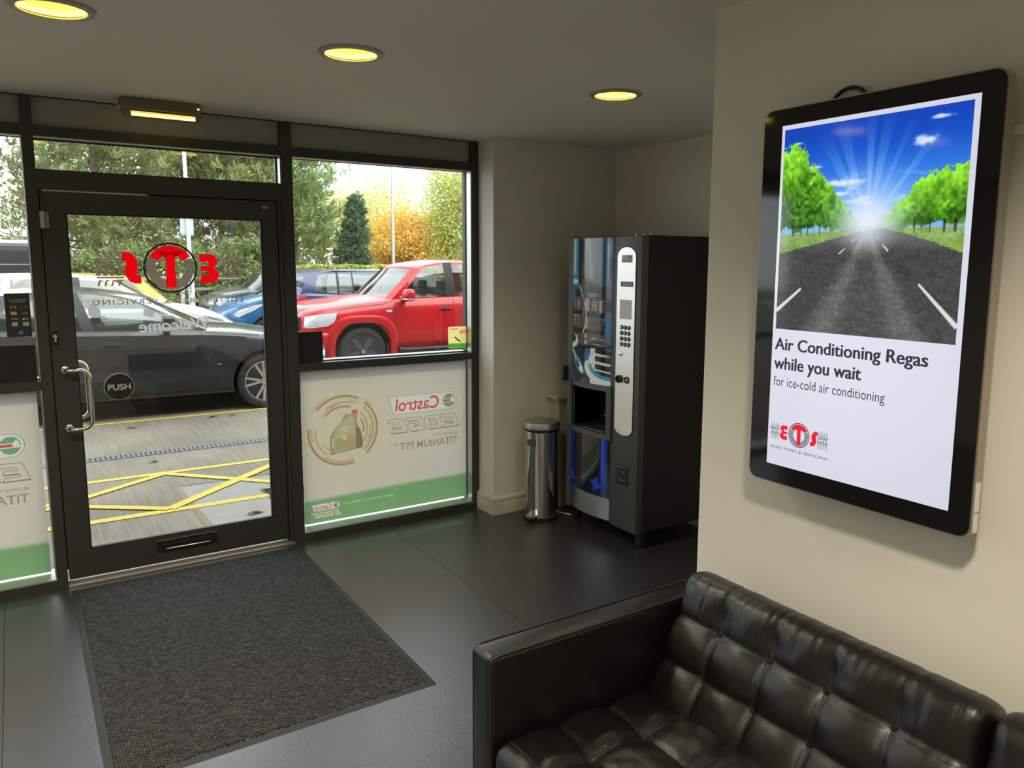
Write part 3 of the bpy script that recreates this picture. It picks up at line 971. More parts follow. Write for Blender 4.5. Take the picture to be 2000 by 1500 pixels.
# ================================================================== THINGS IN THE ROOM
# ------------------------------------------------------------------ entrance mat
MX0, MX1, MY0, MY1 = 0.137, 1.310, -1.905, -0.078
def mat_height(x, y):
    return 0.004*np.exp(-((y+0.62+0.15*(x-0.9))/0.05)**2)*smooth_step(0.55, 1.3, x)+0.003*np.sin(3.1*x+5*y)**2+0.003*np.exp(-((y+0.95-0.3*x)/0.07)**2)
cm = thing('entrance_mat', 'large dark grey ribbed carpet mat on the floor inside the glass door', 'door mat', ((MX0+MX1)/2, (MY0+MY1)/2, 0))
def mat_sheet(x0, x1, y0, y1, z, nx, ny, name, m):
    u, v = np.meshgrid(np.linspace(x0, x1, nx), np.linspace(y0, y1, ny), indexing='ij')
    wob = 0.006*np.sin(u*4.5)*np.sin(PI*(u-x0)/(x1-x0)) * np.exp(-((v-y1)/0.1)**2)
    zz = z+mat_height(u, v)
    P = np.stack([u, v+0*wob, zz], -1)
    edge = np.zeros_like(u, bool)
    edge[0, :] = edge[-1, :] = edge[:, 0] = edge[:, -1] = True
    P[..., 2] = np.where(edge, 0.0005, P[..., 2])
    return MB().grid(P).build(name, m, cm, smooth=60)
mat_sheet(MX0, MX1, MY0, MY1, 0.003, 60, 90, 'rubber_border', X['rubber'])
def carpet_mat():
    m, t, b = nodes_of('ribbed_carpet')
    setv(b, rough=0.95, spec=0.1)
    tc = t.nodes.new('ShaderNodeTexCoord')
    mp = t.nodes.new('ShaderNodeMapping')
    mp.inputs['Rotation'].default_value = (0, 0, math.radians(0))
    t.links.new(tc.outputs['Object'], mp.inputs[0])
    br = t.nodes.new('ShaderNodeTexBrick')
    br.offset = 0.5
    br.inputs['Scale'].default_value = 1.0
    br.inputs['Mortar Size'].default_value = 0.0022
    br.inputs['Mortar Smooth'].default_value = 0.6
    br.inputs['Brick Width'].default_value = 0.020
    br.inputs['Row Height'].default_value = 0.0085
    br.inputs['Color1'].default_value = (0.105, 0.113, 0.113, 1)
    br.inputs['Color2'].default_value = (0.045, 0.049, 0.049, 1)
    br.inputs['Mortar'].default_value = (0.010, 0.010, 0.010, 1)
    n = t.nodes.new('ShaderNodeTexNoise')
    n.inputs['Scale'].default_value = 90
    n.inputs['Detail'].default_value = 2
    t.links.new(tc.outputs['Object'], n.inputs['Vector'])
    vm = t.nodes.new('ShaderNodeVectorMath')
    vm.operation = 'MULTIPLY_ADD'
    vm.inputs[1].default_value = (0.012, 0.012, 0)
    t.links.new(n.outputs['Color'], vm.inputs[0])
    t.links.new(mp.outputs[0], vm.inputs[2])
    t.links.new(vm.outputs[0], br.inputs['Vector'])
    n2 = t.nodes.new('ShaderNodeTexNoise')
    n2.inputs['Scale'].default_value = 260
    t.links.new(tc.outputs['Object'], n2.inputs['Vector'])
    mx = t.nodes.new('ShaderNodeMix')
    mx.data_type = 'RGBA'
    mx.blend_type = 'OVERLAY'
    mx.inputs['Factor'].default_value = 0.55
    t.links.new(br.outputs['Color'], mx.inputs[6])
    t.links.new(n2.outputs['Fac'], mx.inputs[7])
    t.links.new(mx.outputs[2], b.inputs['Base Color'])
    bp = t.nodes.new('ShaderNodeBump')
    bp.inputs['Distance'].default_value = 0.004
    bp.inputs['Strength'].default_value = 0.8
    bp.invert = True
    t.links.new(br.outputs['Fac'], bp.inputs['Height'])
    t.links.new(bp.outputs[0], b.inputs['Normal'])
    return m
mat_sheet(MX0+0.022, MX1-0.022, MY0+0.022, MY1-0.040, 0.0075, 110, 170, 'carpet_pile', carpet_mat())

# ------------------------------------------------------------------ pedal bin
BX, BY, BR = 2.838, -0.405, 0.118
pb = thing('pedal_bin', 'slim shiny steel pedal bin between the pier and the vending machine', 'bin', (BX, BY, 0))
MB().lathe([(BR*0.97, 0.0), (BR, 0.004), (BR, 0.024), (BR*0.97, 0.028)], (BX, BY, 0), 48).build('base_ring', X['black'], pb, smooth=40)
MB().lathe([(BR*0.955, 0.020), (BR*0.97, 0.026), (BR*0.97, 0.585), (BR*0.985, 0.590), (BR*0.985, 0.598), (BR*0.95, 0.600)], (BX, BY, 0), 64).build('body', X['steel'], pb, smooth=40)
MB().lathe([(BR*1.0, 0.600), (BR*1.03, 0.606), (BR*1.03, 0.612), (BR*1.0, 0.616)], (BX, BY, 0), 64).build('black_seal', X['black'], pb, smooth=40)
MB().lathe([(BR*1.04, 0.616), (BR*1.045, 0.622), (BR*1.045, 0.648), (BR*1.02, 0.656), (BR*0.6, 0.662), (0.0, 0.664)], (BX, BY, 0), 64).build('lid', X['steelb'], pb, smooth=30)
vd = Vector((-0.90, -0.42, 0)).normalized()
vp = Vector((-vd.y, vd.x, 0))
bc = Vector((BX, BY, 0))
def loc3(a, b, z):
    p = bc+vd*a+vp*b
    return (p.x, p.y, z)
pd = MB().prism([(BR-0.02, -0.038), (BR+0.024, -0.038), (BR+0.048, -0.018), (BR+0.048, 0.018), (BR+0.024, 0.038), (BR-0.02, 0.038)],
                lambda u, v, d: loc3(u, v, d), 0.034, 0.046).build('pedal', X['steel'], pb)
MB().tube([loc3(BR-0.01, -0.028, 0.022), loc3(BR+0.030, -0.022, 0.024), loc3(BR+0.036, 0, 0.024), loc3(BR+0.030, 0.022, 0.024), loc3(BR-0.01, 0.028, 0.022)], 0.005, 8).build('pedal_rim', X['black'], pd, smooth=40)
lb_c = math.radians(-156)
rows = [[(BX+(BR*0.972)*math.cos(a), BY+(BR*0.972)*math.sin(a), z) for a in np.linspace(lb_c-0.42, lb_c+0.22, 8)] for z in (0.505, 0.548)]
lbm = mat('bin_label_navy', (0.02, 0.025, 0.06), 0.5)
lb = MB().grid(np.array(rows)).build('label_sticker', lbm, pb, fixn=False)
for a0, a1, c_ in ((-0.36, -0.12, (160, 60, 45)), (-0.06, 0.16, (165, 50, 45))):
    rows = [[(BX+(BR*0.974)*math.cos(a), BY+(BR*0.974)*math.sin(a), z) for a in np.linspace(lb_c+a0, lb_c+a1, 6)] for z in (0.528, 0.540)]
    MB().grid(np.array(rows)).build('label_print', mat('bin_label_red', srgb(*c_), 0.5), lb, fixn=False)
rows = [[(BX+(BR*0.974)*math.cos(a), BY+(BR*0.974)*math.sin(a), z) for a in np.linspace(lb_c-0.36, lb_c+0.16, 8)] for z in (0.512, 0.518)]
MB().grid(np.array(rows)).build('label_print', mat('bin_label_grey', srgb(110, 115, 140), 0.5), lb, fixn=False)

# ------------------------------------------------------------------ vending machine (faces -X)
FX = 2.93
VY0, VY1 = -1.252, -0.545
vm_ = thing('vending_machine', 'tall black drinks vending machine with a blue cup graphic and keypad', 'vending machine', ((FX+3.58)/2, (VY0+VY1)/2, 0))
VG = mat('vending_grey', (0.085, 0.087, 0.088), 0.42)
VB = mat('vending_black', (0.005, 0.005, 0.005), 0.6, noise=(30, 0.1))
VC = mat('vending_column', (0.055, 0.057, 0.058), 0.45)
cab = MB().box(FX+0.235, 3.58, VY0, VY1, 0.11, 1.846).box(FX+0.055, FX+0.235, VY0, VY1, 0.94, 1.846).box(FX+0.055, FX+0.235, VY0, VY1, 0.11, 0.650)
cab.box(FX+0.055, FX+0.235, VY0, -0.970, 0.650, 0.94).box(FX+0.055, FX+0.235, -0.618, VY1, 0.650, 0.94).build('cabinet', VB, vm_)
MB().rbox(FX+0.05, 3.57, VY0+0.004, VY1-0.004, 1.845, 1.853, 0.002, 1).build('top_panel', X['blackm'], vm_)
MB().box(FX+0.058, FX+0.062, VY0-0.001, VY0+0.001, 0.11, 1.846).box(FX+0.20, FX+0.203, VY0-0.001, VY0, 0.11, 1.846).build('side_seam', X['joint'], vm_)
for yy in (VY0+0.02, VY1-0.06):
    for xx in (FX+0.06, 3.52):
        lgm = MB().box(xx, xx+0.045, yy, yy+0.045, 0.02, 0.11)
        lgm.lathe([(0.02, 0.0), (0.02, 0.012), (0.008, 0.014), (0.008, 0.03)], (xx+0.022, yy+0.022, 0), 16)
        lgm.build('leg', VB, vm_)
MB().box(FX+0.01, FX+0.055, VY1-0.055, VY1, 0.11, 1.848).build('door_edge_strip', VG, vm_)
# right hand column
colm = MB().rbox(FX, FX+0.055, VY0, -1.018, 0.108, 1.849, 0.005, 2).build('control_column', VC, vm_, smooth=30)
# bowed door: y from -0.602 to -1.014
DY0, DY1 = -0.602, -1.014
def bow(y):
    c_ = (DY0+DY1)/2
    return FX+0.004-0.028*(1-((y-c_)/((DY0-DY1)/2))**2)
def bowed(name, y0, y1, z0, z1, m, off=0.0, n=24, z0f=None, depth=0.03, parent=None):
    ys = np.linspace(y0, y1, n)
    fr = np.array([[(bow(y)-off, y, z0 if z0f is None else z0f(y)) for y in ys], [(bow(y)-off, y, z1) for y in ys]])
    bk = fr.copy()
    bk[..., 0] = np.maximum(bk[..., 0]+depth, bk[..., 0]+0.001)
    mb = MB().grid(fr).grid(bk)
    n_ = n
    for a, b in ((0, 0), (1, 1)):
        mb.add(np.concatenate([fr[a], bk[a]]), [(i, i+1, n+i+1, n+i) for i in range(n-1)])
    for i in (0, n-1):
        mb.add([fr[0, i], fr[1, i], bk[1, i], bk[0, i]], [(0, 1, 2, 3)])
    return mb.build(name, m, parent or vm_, smooth=35)
bowed('door_surround', DY0+0.010, DY1-0.002, 0.925, 0.957, VG, 0.004, depth=0.07)
bowed('door_surround', DY0+0.010, DY1-0.002, 0.630, 0.660, VG, 0.004, depth=0.06)
MB().box(FX-0.010, FX+0.06, DY0-0.016, DY0+0.006, 0.63, 0.957).build('niche_side', VC, vm_)
MB().box(FX-0.010, FX+0.06, DY1-0.002, DY1+0.045, 0.63, 0.957).build('niche_side', VC, vm_)
nich = MB().box(FX+0.02, FX+0.23, DY0-0.016, DY0-0.012, 0.66, 0.94).box(FX+0.02, FX+0.23, DY1+0.041, DY1+0.045, 0.66, 0.94)
nich.box(FX+0.22, FX+0.23, DY0-0.016, DY1+0.045, 0.66, 0.94).box(FX+0.0, FX+0.23, DY0-0.016, DY1+0.045, 0.655, 0.662).box(FX+0.0, FX+0.23, DY0-0.016, DY1+0.045, 0.935, 0.942)
nich.build('dispensing_niche', X['blackm'], vm_)
tr_ = MB().box(FX-0.012, FX+0.15, -0.74, -0.955, 0.664, 0.667).build('drip_tray', X['blackm'], vm_)
for k in range(11):
    MB().box(FX-0.010, FX+0.148, -0.75-k*0.019, -0.758-k*0.019, 0.667, 0.672).build('grille_bar', X['steelb'], tr_)
cs_ = MB().box(FX+0.06, FX+0.14, -0.87, -0.965, 0.755, 0.760).build('cup_shelf', X['steelb'], vm_)
# printed upper door: cups, spoon, blue lights on black
def vend_paint(U, V_):
    # u: left -> right as seen, v: bottom -> top
    x, y = U*86, (1-V_)*290
    C = np.ones(U.shape+(3,))*np.array([38, 38, 42.0])
    C = C*(0.8+0.5*fbm(x*0.12, y*0.02, 2)[..., None])
    def blend(k, c3):
        nonlocal C
        k = np.clip(k, 0, 1)[..., None]
        C = C*(1-k)+np.array(c3, float)*k
    st = lambda a, b, t: smooth_step(a, b, t)
    ell = lambda cx, cy, rx, ry: np.hypot((x-cx)/rx, (y-cy)/ry)
    # blue column with white flare at top left
    blend(st(18, 16, x)*st(88, 84, y), (40, 138, 196))
    blend(st(10, 2, np.abs(x-4+0.02*y))*st(86, 60, y), (214, 236, 240))
    # pale reflection streaks painted into the middle of the print
    sm = fbm(x*0.22, y*0.03, 9)
    blend(st(0.42, 0.75, sm)*st(20, 26, x)*st(58, 48, x)*st(125, 90, y)*0.75, (150, 146, 142))
    # deep blue on the right
    blend(st(62, 74, x)*st(98, 90, y)*(0.55+0.45*fbm(x*0.1, y*0.06, 4)), (38, 100, 160))
    blend(st(3, 1, np.abs(x-79))*st(60, 20, np.abs(y-45)), (120, 190, 215))
    # cup lip, upper left
    blend(st(1.05, 0.95, ell(6, 90, 13, 9)), (66, 150, 200)); blend(st(1.0, 0.8, ell(5, 86, 11, 6)), (235, 246, 248))
    blend(st(1.0, 0.9, ell(7, 99, 9, 5)), (40, 110, 170))
    # wire curve
    t_ = (y-92)/110
    xc = 20+14*np.sin(np.clip(t_, 0, 1)*PI*0.9)*1.2
    blend(st(1.6, 0.5, np.abs(x-xc))*(y > 92)*(y < 210), (225, 235, 240))
    xc2 = 16+15*np.sin(np.clip(t_*1.05, 0, 1)*PI*0.95)
    blend(st(1.3, 0.4, np.abs(x-xc2))*(y > 95)*(y < 175)*0.8, (200, 215, 225))
    # blue spots at left and right middle
    blend(st(8, 6, x)*st(100, 104, y)*st(132, 126, y), (60, 140, 200))
    blend(st(42, 45, x)*st(5, 2, np.abs(y-160)), (44, 120, 180)); blend(st(44, 47, x)*st(9, 4, np.abs(y-198)), (48, 118, 178)); blend(st(73, 76, x)*st(140, 146, y)*st(212, 206, y), (44, 116, 176))
    blend(st(1.0, 0.85, ell(44, 112, 20, 6))*(x > 40), (70, 150, 200))
    # menu cards
    for (x0, x1, y0, y1) in ((3, 33, 117, 144), (36, 76, 120, 146), (0, 32, 152, 180), (34, 72, 158, 182), (0, 78, 190, 214)):
        blend(st(x0-0.5, x0+0.5, x)*st(x1+0.5, x1-0.5, x)*st(y0-0.5, y0+0.5, y)*st(y1+0.5, y1-0.5, y)*0.80, (92, 92, 94))
    for (x0, x1, y0, y1) in ((35, 44, 119, 145), (64, 69, 122, 146), (34, 41, 157, 180), (33, 40, 190, 200), (33, 40, 203, 211)):
        blend((x > x0)*(x < x1)*(y > y0)*(y < y1)*0.85, (196, 182, 168))
    for yy in (121, 126, 130, 134, 138, 141):
        blend((np.abs(y-yy) < 0.7)*(((x > 5) & (x < 9)) | ((x > 13) & (x < 22)) | ((x > 50) & (x < 60)))*0.8, (205, 205, 205))
    for yy in (155, 158, 164, 168, 172, 176):
        blend((np.abs(y-yy) < 0.7)*(((x > 3) & (x < 12)) | ((x > 16) & (x < 20)))*0.8, (210, 210, 210))
    for yy in (196, 207):
        blend((np.abs(y-yy-0.06*(x-10)) < 0.6)*(((x > 3) & (x < 18)) | ((x > 50) & (x < 74)))*0.9, (215, 215, 215))
    # saucer and mug at bottom
    blend(st(1.04, 0.98, ell(2, 208, 15, 14))*(y > 196), (226, 238, 240)); blend(st(1.0, 0.95, ell(0, 203, 11, 9)), (28, 30, 34))
    blend(st(46, 49, x)*(y > 218), (220, 230, 232)); blend((x > 62)*(y > 218)*st(0.3, 0.8, np.sin((y-214)*0.33+(x-60)*0.05)), (36, 124, 182))
    for yy in (222, 238, 254, 268):
        blend(st(56, 60, x)*st(6, 4.6, np.abs(y-yy-(x-60)*0.12)), (26, 27, 30))
    blend(st(1.0, 0.97, ell(80, 256, 46, 34))*(ell(84, 248, 34, 24) > 1)*(y > 232)*(x > 28), (228, 236, 238))
    blend(st(1.12, 1.02, ell(84, 250, 38, 28))*(ell(84, 248, 34, 24) > 1)*(y > 250), (56, 150, 205))
    blend(st(52, 34, x)*(y > 222)*st(1.0, 0.9, ell(46, 240, 10, 22)), (200, 225, 235)); blend(st(1.0, 0.9, ell(40, 232, 6, 14)), (50, 120, 180))
    # spoon
    th = math.radians(58)
    sx, sy = x-20, y-256
    sa, sb = sx*math.cos(th)+sy*math.sin(th), -sx*math.sin(th)+sy*math.cos(th)
    blend(st(1.0, 0.92, np.hypot(sa/22, sb/9)), (70, 160, 215)); blend(st(1.0, 0.9, np.hypot((sa-6)/13, (sb+1)/4.6)), (236, 246, 248)); blend(st(1.0, 0.9, np.hypot((sa+2)/8, (sb-2)/3.6)), (40, 44, 50))
    blend(st(3.2, 1.6, np.abs(sb))*(sa < -16)*(sa > -70), (200, 228, 240))
    blend(st(12, 4, x)*st(255, 285, y)*0.9, (40, 96, 170)); blend(st(6, 2, np.abs(x-30))*st(278, 288, y), (60, 110, 190))
    return C/255
def bow_pts(y0, y1, z0f, z1, off):
    def f(U, V_):
        y = y0+(y1-y0)*U
        z0 = z0f(y)
        return np.stack([bow(y)-off, y, z0+(z1-z0)*V_], -1)
    return f
bowed('graphic_door', DY0, DY1, 0.957, 1.846, VG, 0.0, depth=0.06)
GL_PRINT = attr_mat('backlit_print', rough=0.12, spec=0.5, coat=0.3)
painted('cup_graphic', vend_paint, 120, 300, bow_pts(-0.614, -1.000, lambda y: 0.960+0*y, 1.842, 0.002), GL_PRINT, vm_)
def low_paint(U, V_):
    x, y = U, 1-V_
    C = np.ones(U.shape+(3,))*np.array([22, 22, 26.0])
    def blend(k, c3):
        nonlocal C
        k = np.clip(k, 0, 1)[..., None]
        C = C*(1-k)+np.array(c3, float)*k
    st = smooth_step
    blend(st(0.13, 0.11, x), (38, 60, 190)); blend(st(0.015, 0.0, x), (120, 150, 230)); blend(st(0.19, 0.12, x)*0.5, (30, 44, 120))
    blend(st(0.10, 0.03, np.abs(x-0.88)), (40, 66, 200)); blend(st(0.02, 0.0, np.abs(x-0.86))*0.7, (110, 140, 235))
    blend(st(0.5, 1.0, y)*0.55, (14, 18, 60))
    blend(st(0.03, 0.0, np.abs(np.hypot((x-0.36)/0.16, (y-0.86)/0.13)-0.75)*0.5), (24, 34, 110))
    for cx in (0.07, 0.72):
        for k in range(2):
            a = math.radians(20+90*k)
            u_ = (x-cx)*math.cos(a)*1.0+(y-0.80)*math.sin(a)*0.9
            w_ = -(x-cx)*math.sin(a)+(y-0.80)*math.cos(a)*0.9
            blend((np.abs(u_) < 0.13)*(np.abs(w_) < 0.045*(1.2-np.abs(u_)/0.13)), (40, 78, 205))
    return C/255
bowed('lower_door', DY0, DY1, 0.122, 0.634, VC, 0.0, depth=0.06)
painted('blue_graphic', low_paint, 60, 70, bow_pts(-0.604, -1.006, lambda y: 0.262+0*y, 0.628, 0.002), GL_PRINT, vm_)
kb = bowed('kick_plate', -0.604, -1.006, 0.126, 0.262, X['steelb'], 0.002, depth=0.004)
for xx, hh in ((-0.640, 0.10), (-0.680, 0.09)):
    MB().prism([(xx-0.012, 0.29), (xx-0.006, 0.29-hh), (xx, 0.29-hh-0.01), (xx+0.010, 0.29)], lambda u, v, d: (bow(u)-d, u, v), 0.003, 0.0045).build('blue_streak', mat('streak_blue', (0.02, 0.05, 0.35), 0.3), kb)
# silver keypad panel, capsule shaped
SY, SZ0, SZ1, SW = -1.128, 0.686, 1.786, 0.0795
cap = [(SY+SW*math.cos(a), SZ1-0.055+0.055*math.sin(a)) for a in np.linspace(0, PI, 16)] + [(SY-SW*math.cos(a), SZ0+0.045-0.045*math.sin(a)) for a in np.linspace(0, PI, 16)]
SILV = mat('silver_paint', (0.82, 0.83, 0.82), 0.36, metal=0.75)
MB().prism([(SY+(u-SY)*1.05, 1.236+(v-1.236)*1.008) for u, v in cap], lambda u, v, d: (d, u, v), FX-0.003, FX+0.002).build('panel_bezel', X['black'], vm_)
kp = MB().prism(cap, lambda u, v, d: (d, u, v), FX-0.006, FX).build('keypad_panel', SILV, vm_)
QX = FX-0.0065
mk = lambda y0, y1, z0, z1, m, nm, d=0.001: MB().box(QX-d, QX, y0, y1, z0, z1).build(nm, m, kp)
PRG = mat('label_grey', (0.48, 0.48, 0.47), 0.5)
mk(-1.088, -1.178, 1.698, 1.742, PRG, 'instruction_label')
mk(-1.135, -1.175, 1.722, 1.738, mat('label_dark', (0.2, 0.2, 0.2), 0.5), 'label_heading', 0.002)
for k in range(5):
    mk(-1.094, -1.125, 1.704+k*0.004, 1.7055+k*0.004, VG, 'label_line', 0.002)
    mk(-1.135, -1.172, 1.702+k*0.004, 1.7035+k*0.004, VG, 'label_line', 0.002)
ds = mk(-1.082, -1.190, 1.561, 1.590, X['black'], 'display_window')
MB().box(QX-0.0018, QX, -1.096, -1.187, 1.564, 1.587).build('display', mat('lcd_violet', (0.10, 0.09, 0.17), 0.25), ds)
mk(-1.082, -1.180, 1.374, 1.485, mat('card_recess', (0.5, 0.5, 0.5), 0.5), 'card_plate')
mk(-1.080, -1.0815, 1.372, 1.487, VG, 'card_plate_edge', 0.0015)
KEYB = mat('key_steel', (0.30, 0.30, 0.33), 0.28, metal=0.9)
nums = '123456789'
for r_ in range(4):
    for c_ in range(3):
        ky, kz = -1.098-0.032*c_, 1.325-0.033*r_
        k_ = MB().lathe([(0.0125, QX), (0.0125, QX-0.004), (0.0105, QX-0.006), (0.0, QX-0.0065)], (0, ky, kz), 20, 'x').build('key', X['black'], kp, smooth=40)
        if r_ < 3:
            d_ = nums[r_*3+c_]
            text_into(MB(), d_, lambda u, v, ky=ky, kz=kz: (QX-0.0070, ky+0.005-0.010*u, kz-0.006+0.013*v), offset=0.02).build('digit', X['white'], k_, fixn=False)
        else:
            MB().box(QX-0.0074, QX-0.0068, ky-0.006, ky+0.006, kz-0.003, kz+0.003).build('symbol', X['white'], k_)
MB().lathe([(0.010, QX), (0.010, QX-0.005), (0.006, QX-0.006), (0.006, QX-0.004), (0.0, QX-0.004)], (0, -1.096, 1.165), 20, 'x').build('lock', X['steel'], kp, smooth=40)
MB().lathe([(0.023, QX), (0.023, QX-0.016), (0.017, QX-0.022), (0.014, QX-0.010), (0.0, QX-0.010)], (0, -1.092, 1.020), 28, 'x').build('coin_slot', X['black'], kp, smooth=40)
cr = MB().lathe([(0.021, QX), (0.021, QX-0.004), (0.017, QX-0.005), (0.015, QX-0.001), (0.0, QX-0.001)], (0, -1.154, 1.020), 28, 'x').build('coin_return', X['black'], kp, smooth=40)
MB().box(QX-0.004, QX, -1.166, -1.142, 1.017, 1.023).build('return_lever', X['steel'], cr)
# coin cup, door handle, top hinge screws
cc = MB().rbox(FX-0.004, FX+0.001, -1.180, -1.066, 0.385, 0.500, 0.002, 2).build('coin_cup_frame', X['black'], vm_)
MB().box(FX-0.006, FX-0.003, -1.090, -1.162, 0.405, 0.470).build('coin_cup_flap', X['blackm'], cc)
for z_, y0, y1 in ((0.487, -1.072, -1.150), (0.462, -1.092, -1.160), (0.412, -1.092, -1.160)):
    MB().box(FX-0.0065, FX-0.0055, y0, y1, z_, z_+0.0025).build('highlight_edge', X['steelb'], cc)
MB().rbox(FX-0.024, FX+0.03, VY1-0.004, VY1+0.022, 0.935, 1.035, 0.008, 2).build('door_handle', X['black'], vm_, smooth=40)
for yy in (-1.10, -1.16, -1.22):
    MB().lathe([(0.006, 1.852), (0.006, 1.862), (0.0, 1.864)], (FX+0.09, yy+0.0, 0), 12).build('top_screw', X['steel'], vm_)

# power lead from the machine to the wall behind the bin
tag(MB().tube([(3.02, -0.50, 0.006), (2.99, -0.44, 0.008), (2.96, -0.36, 0.006), (3.02, -0.30, 0.02), (3.05, -0.28, 0.10)], 0.004, 8).build('power_lead', X['white'], smooth=50),
    'thin white power lead on the floor behind the pedal bin', 'cable')

# ------------------------------------------------------------------ display screen on the right wall
SX = 1.785
tv = thing('display_screen', 'tall wall-mounted advertising screen showing an open road', 'screen', (1.83, -3.373, 1.069))
def rrect(y0, y1, z0, z1, r, n=8):
    out = []
    for cy_, cz_, a0 in ((y1-r, z1-r, 0), (y0+r, z1-r, PI/2), (y0+r, z0+r, PI), (y1-r, z0+r, 1.5*PI)):
        out += [(cy_+r*math.cos(a0+PI/2*k/n), cz_+r*math.sin(a0+PI/2*k/n)) for k in range(n+1)]
    return out
TVY0, TVY1, TVZ0, TVZ1 = -3.699, -3.046, 1.070, 2.122
MB().prism(rrect(TVY0, TVY1, TVZ0, TVZ1, 0.030), lambda u, v, d: (d, u, v), SX+0.004, SX+0.034).build('casing', mat('champagne_aluminium', (0.42, 0.38, 0.31), 0.35, metal=0.7), tv, smooth=30)
MB().prism(rrect(TVY0+0.004, TVY1-0.004, TVZ0+0.004, TVZ1-0.004, 0.027), lambda u, v, d: (d, u, v), SX, SX+0.006).build('bezel_glass', mat('bezel_black', (0.006, 0.006, 0.007), 0.06, spec=0.5), tv, smooth=30)
MB().rbox(SX+0.034, SX+0.062, TVY0+0.06, TVY1-0.06, TVZ0+0.10, TVZ1-0.08, 0.006, 2).build('rear_housing', X['blackm'], tv)
MB().box(SX+0.060, XW, -3.52, -3.22, 1.30, 1.34).box(SX+0.060, XW, -3.52, -3.22, 1.80, 1.84).box(XW-0.02, XW, -3.54, -3.20, 1.28, 1.86).build('wall_bracket', X['blackm'], tv)
for z0, z1 in ((1.135, 1.205), (1.085, 1.130)):
    MB().box(SX+0.010, SX+0.030, TVY0-0.0008, TVY0, z0, z1).build('side_label', X['white'], tv)
LY0, LY1, LZ0, LZ1 = -3.1125, -3.6454, 1.1258, 2.0732        # lit panel: y runs to the right as seen
SCR = attr_mat('lit_panel', rough=0.07, emit=0.70, spec=0.5)
def white_paint(U, V_):
    return np.ones(U.shape+(3,))*np.array([219, 219, 235.0])/255*(0.93+0.09*smooth_step(1.5, 0.0, np.hypot((U-0.45)/0.9, (V_-0.45)/0.6)))[..., None]
painted('lit_panel', white_paint, 12, 20, lambda U, V_: np.stack([np.full_like(U, SX-0.0004), LY0+(LY1-LY0)*U, LZ0+(LZ1-LZ0)*V_], -1), SCR, tv)
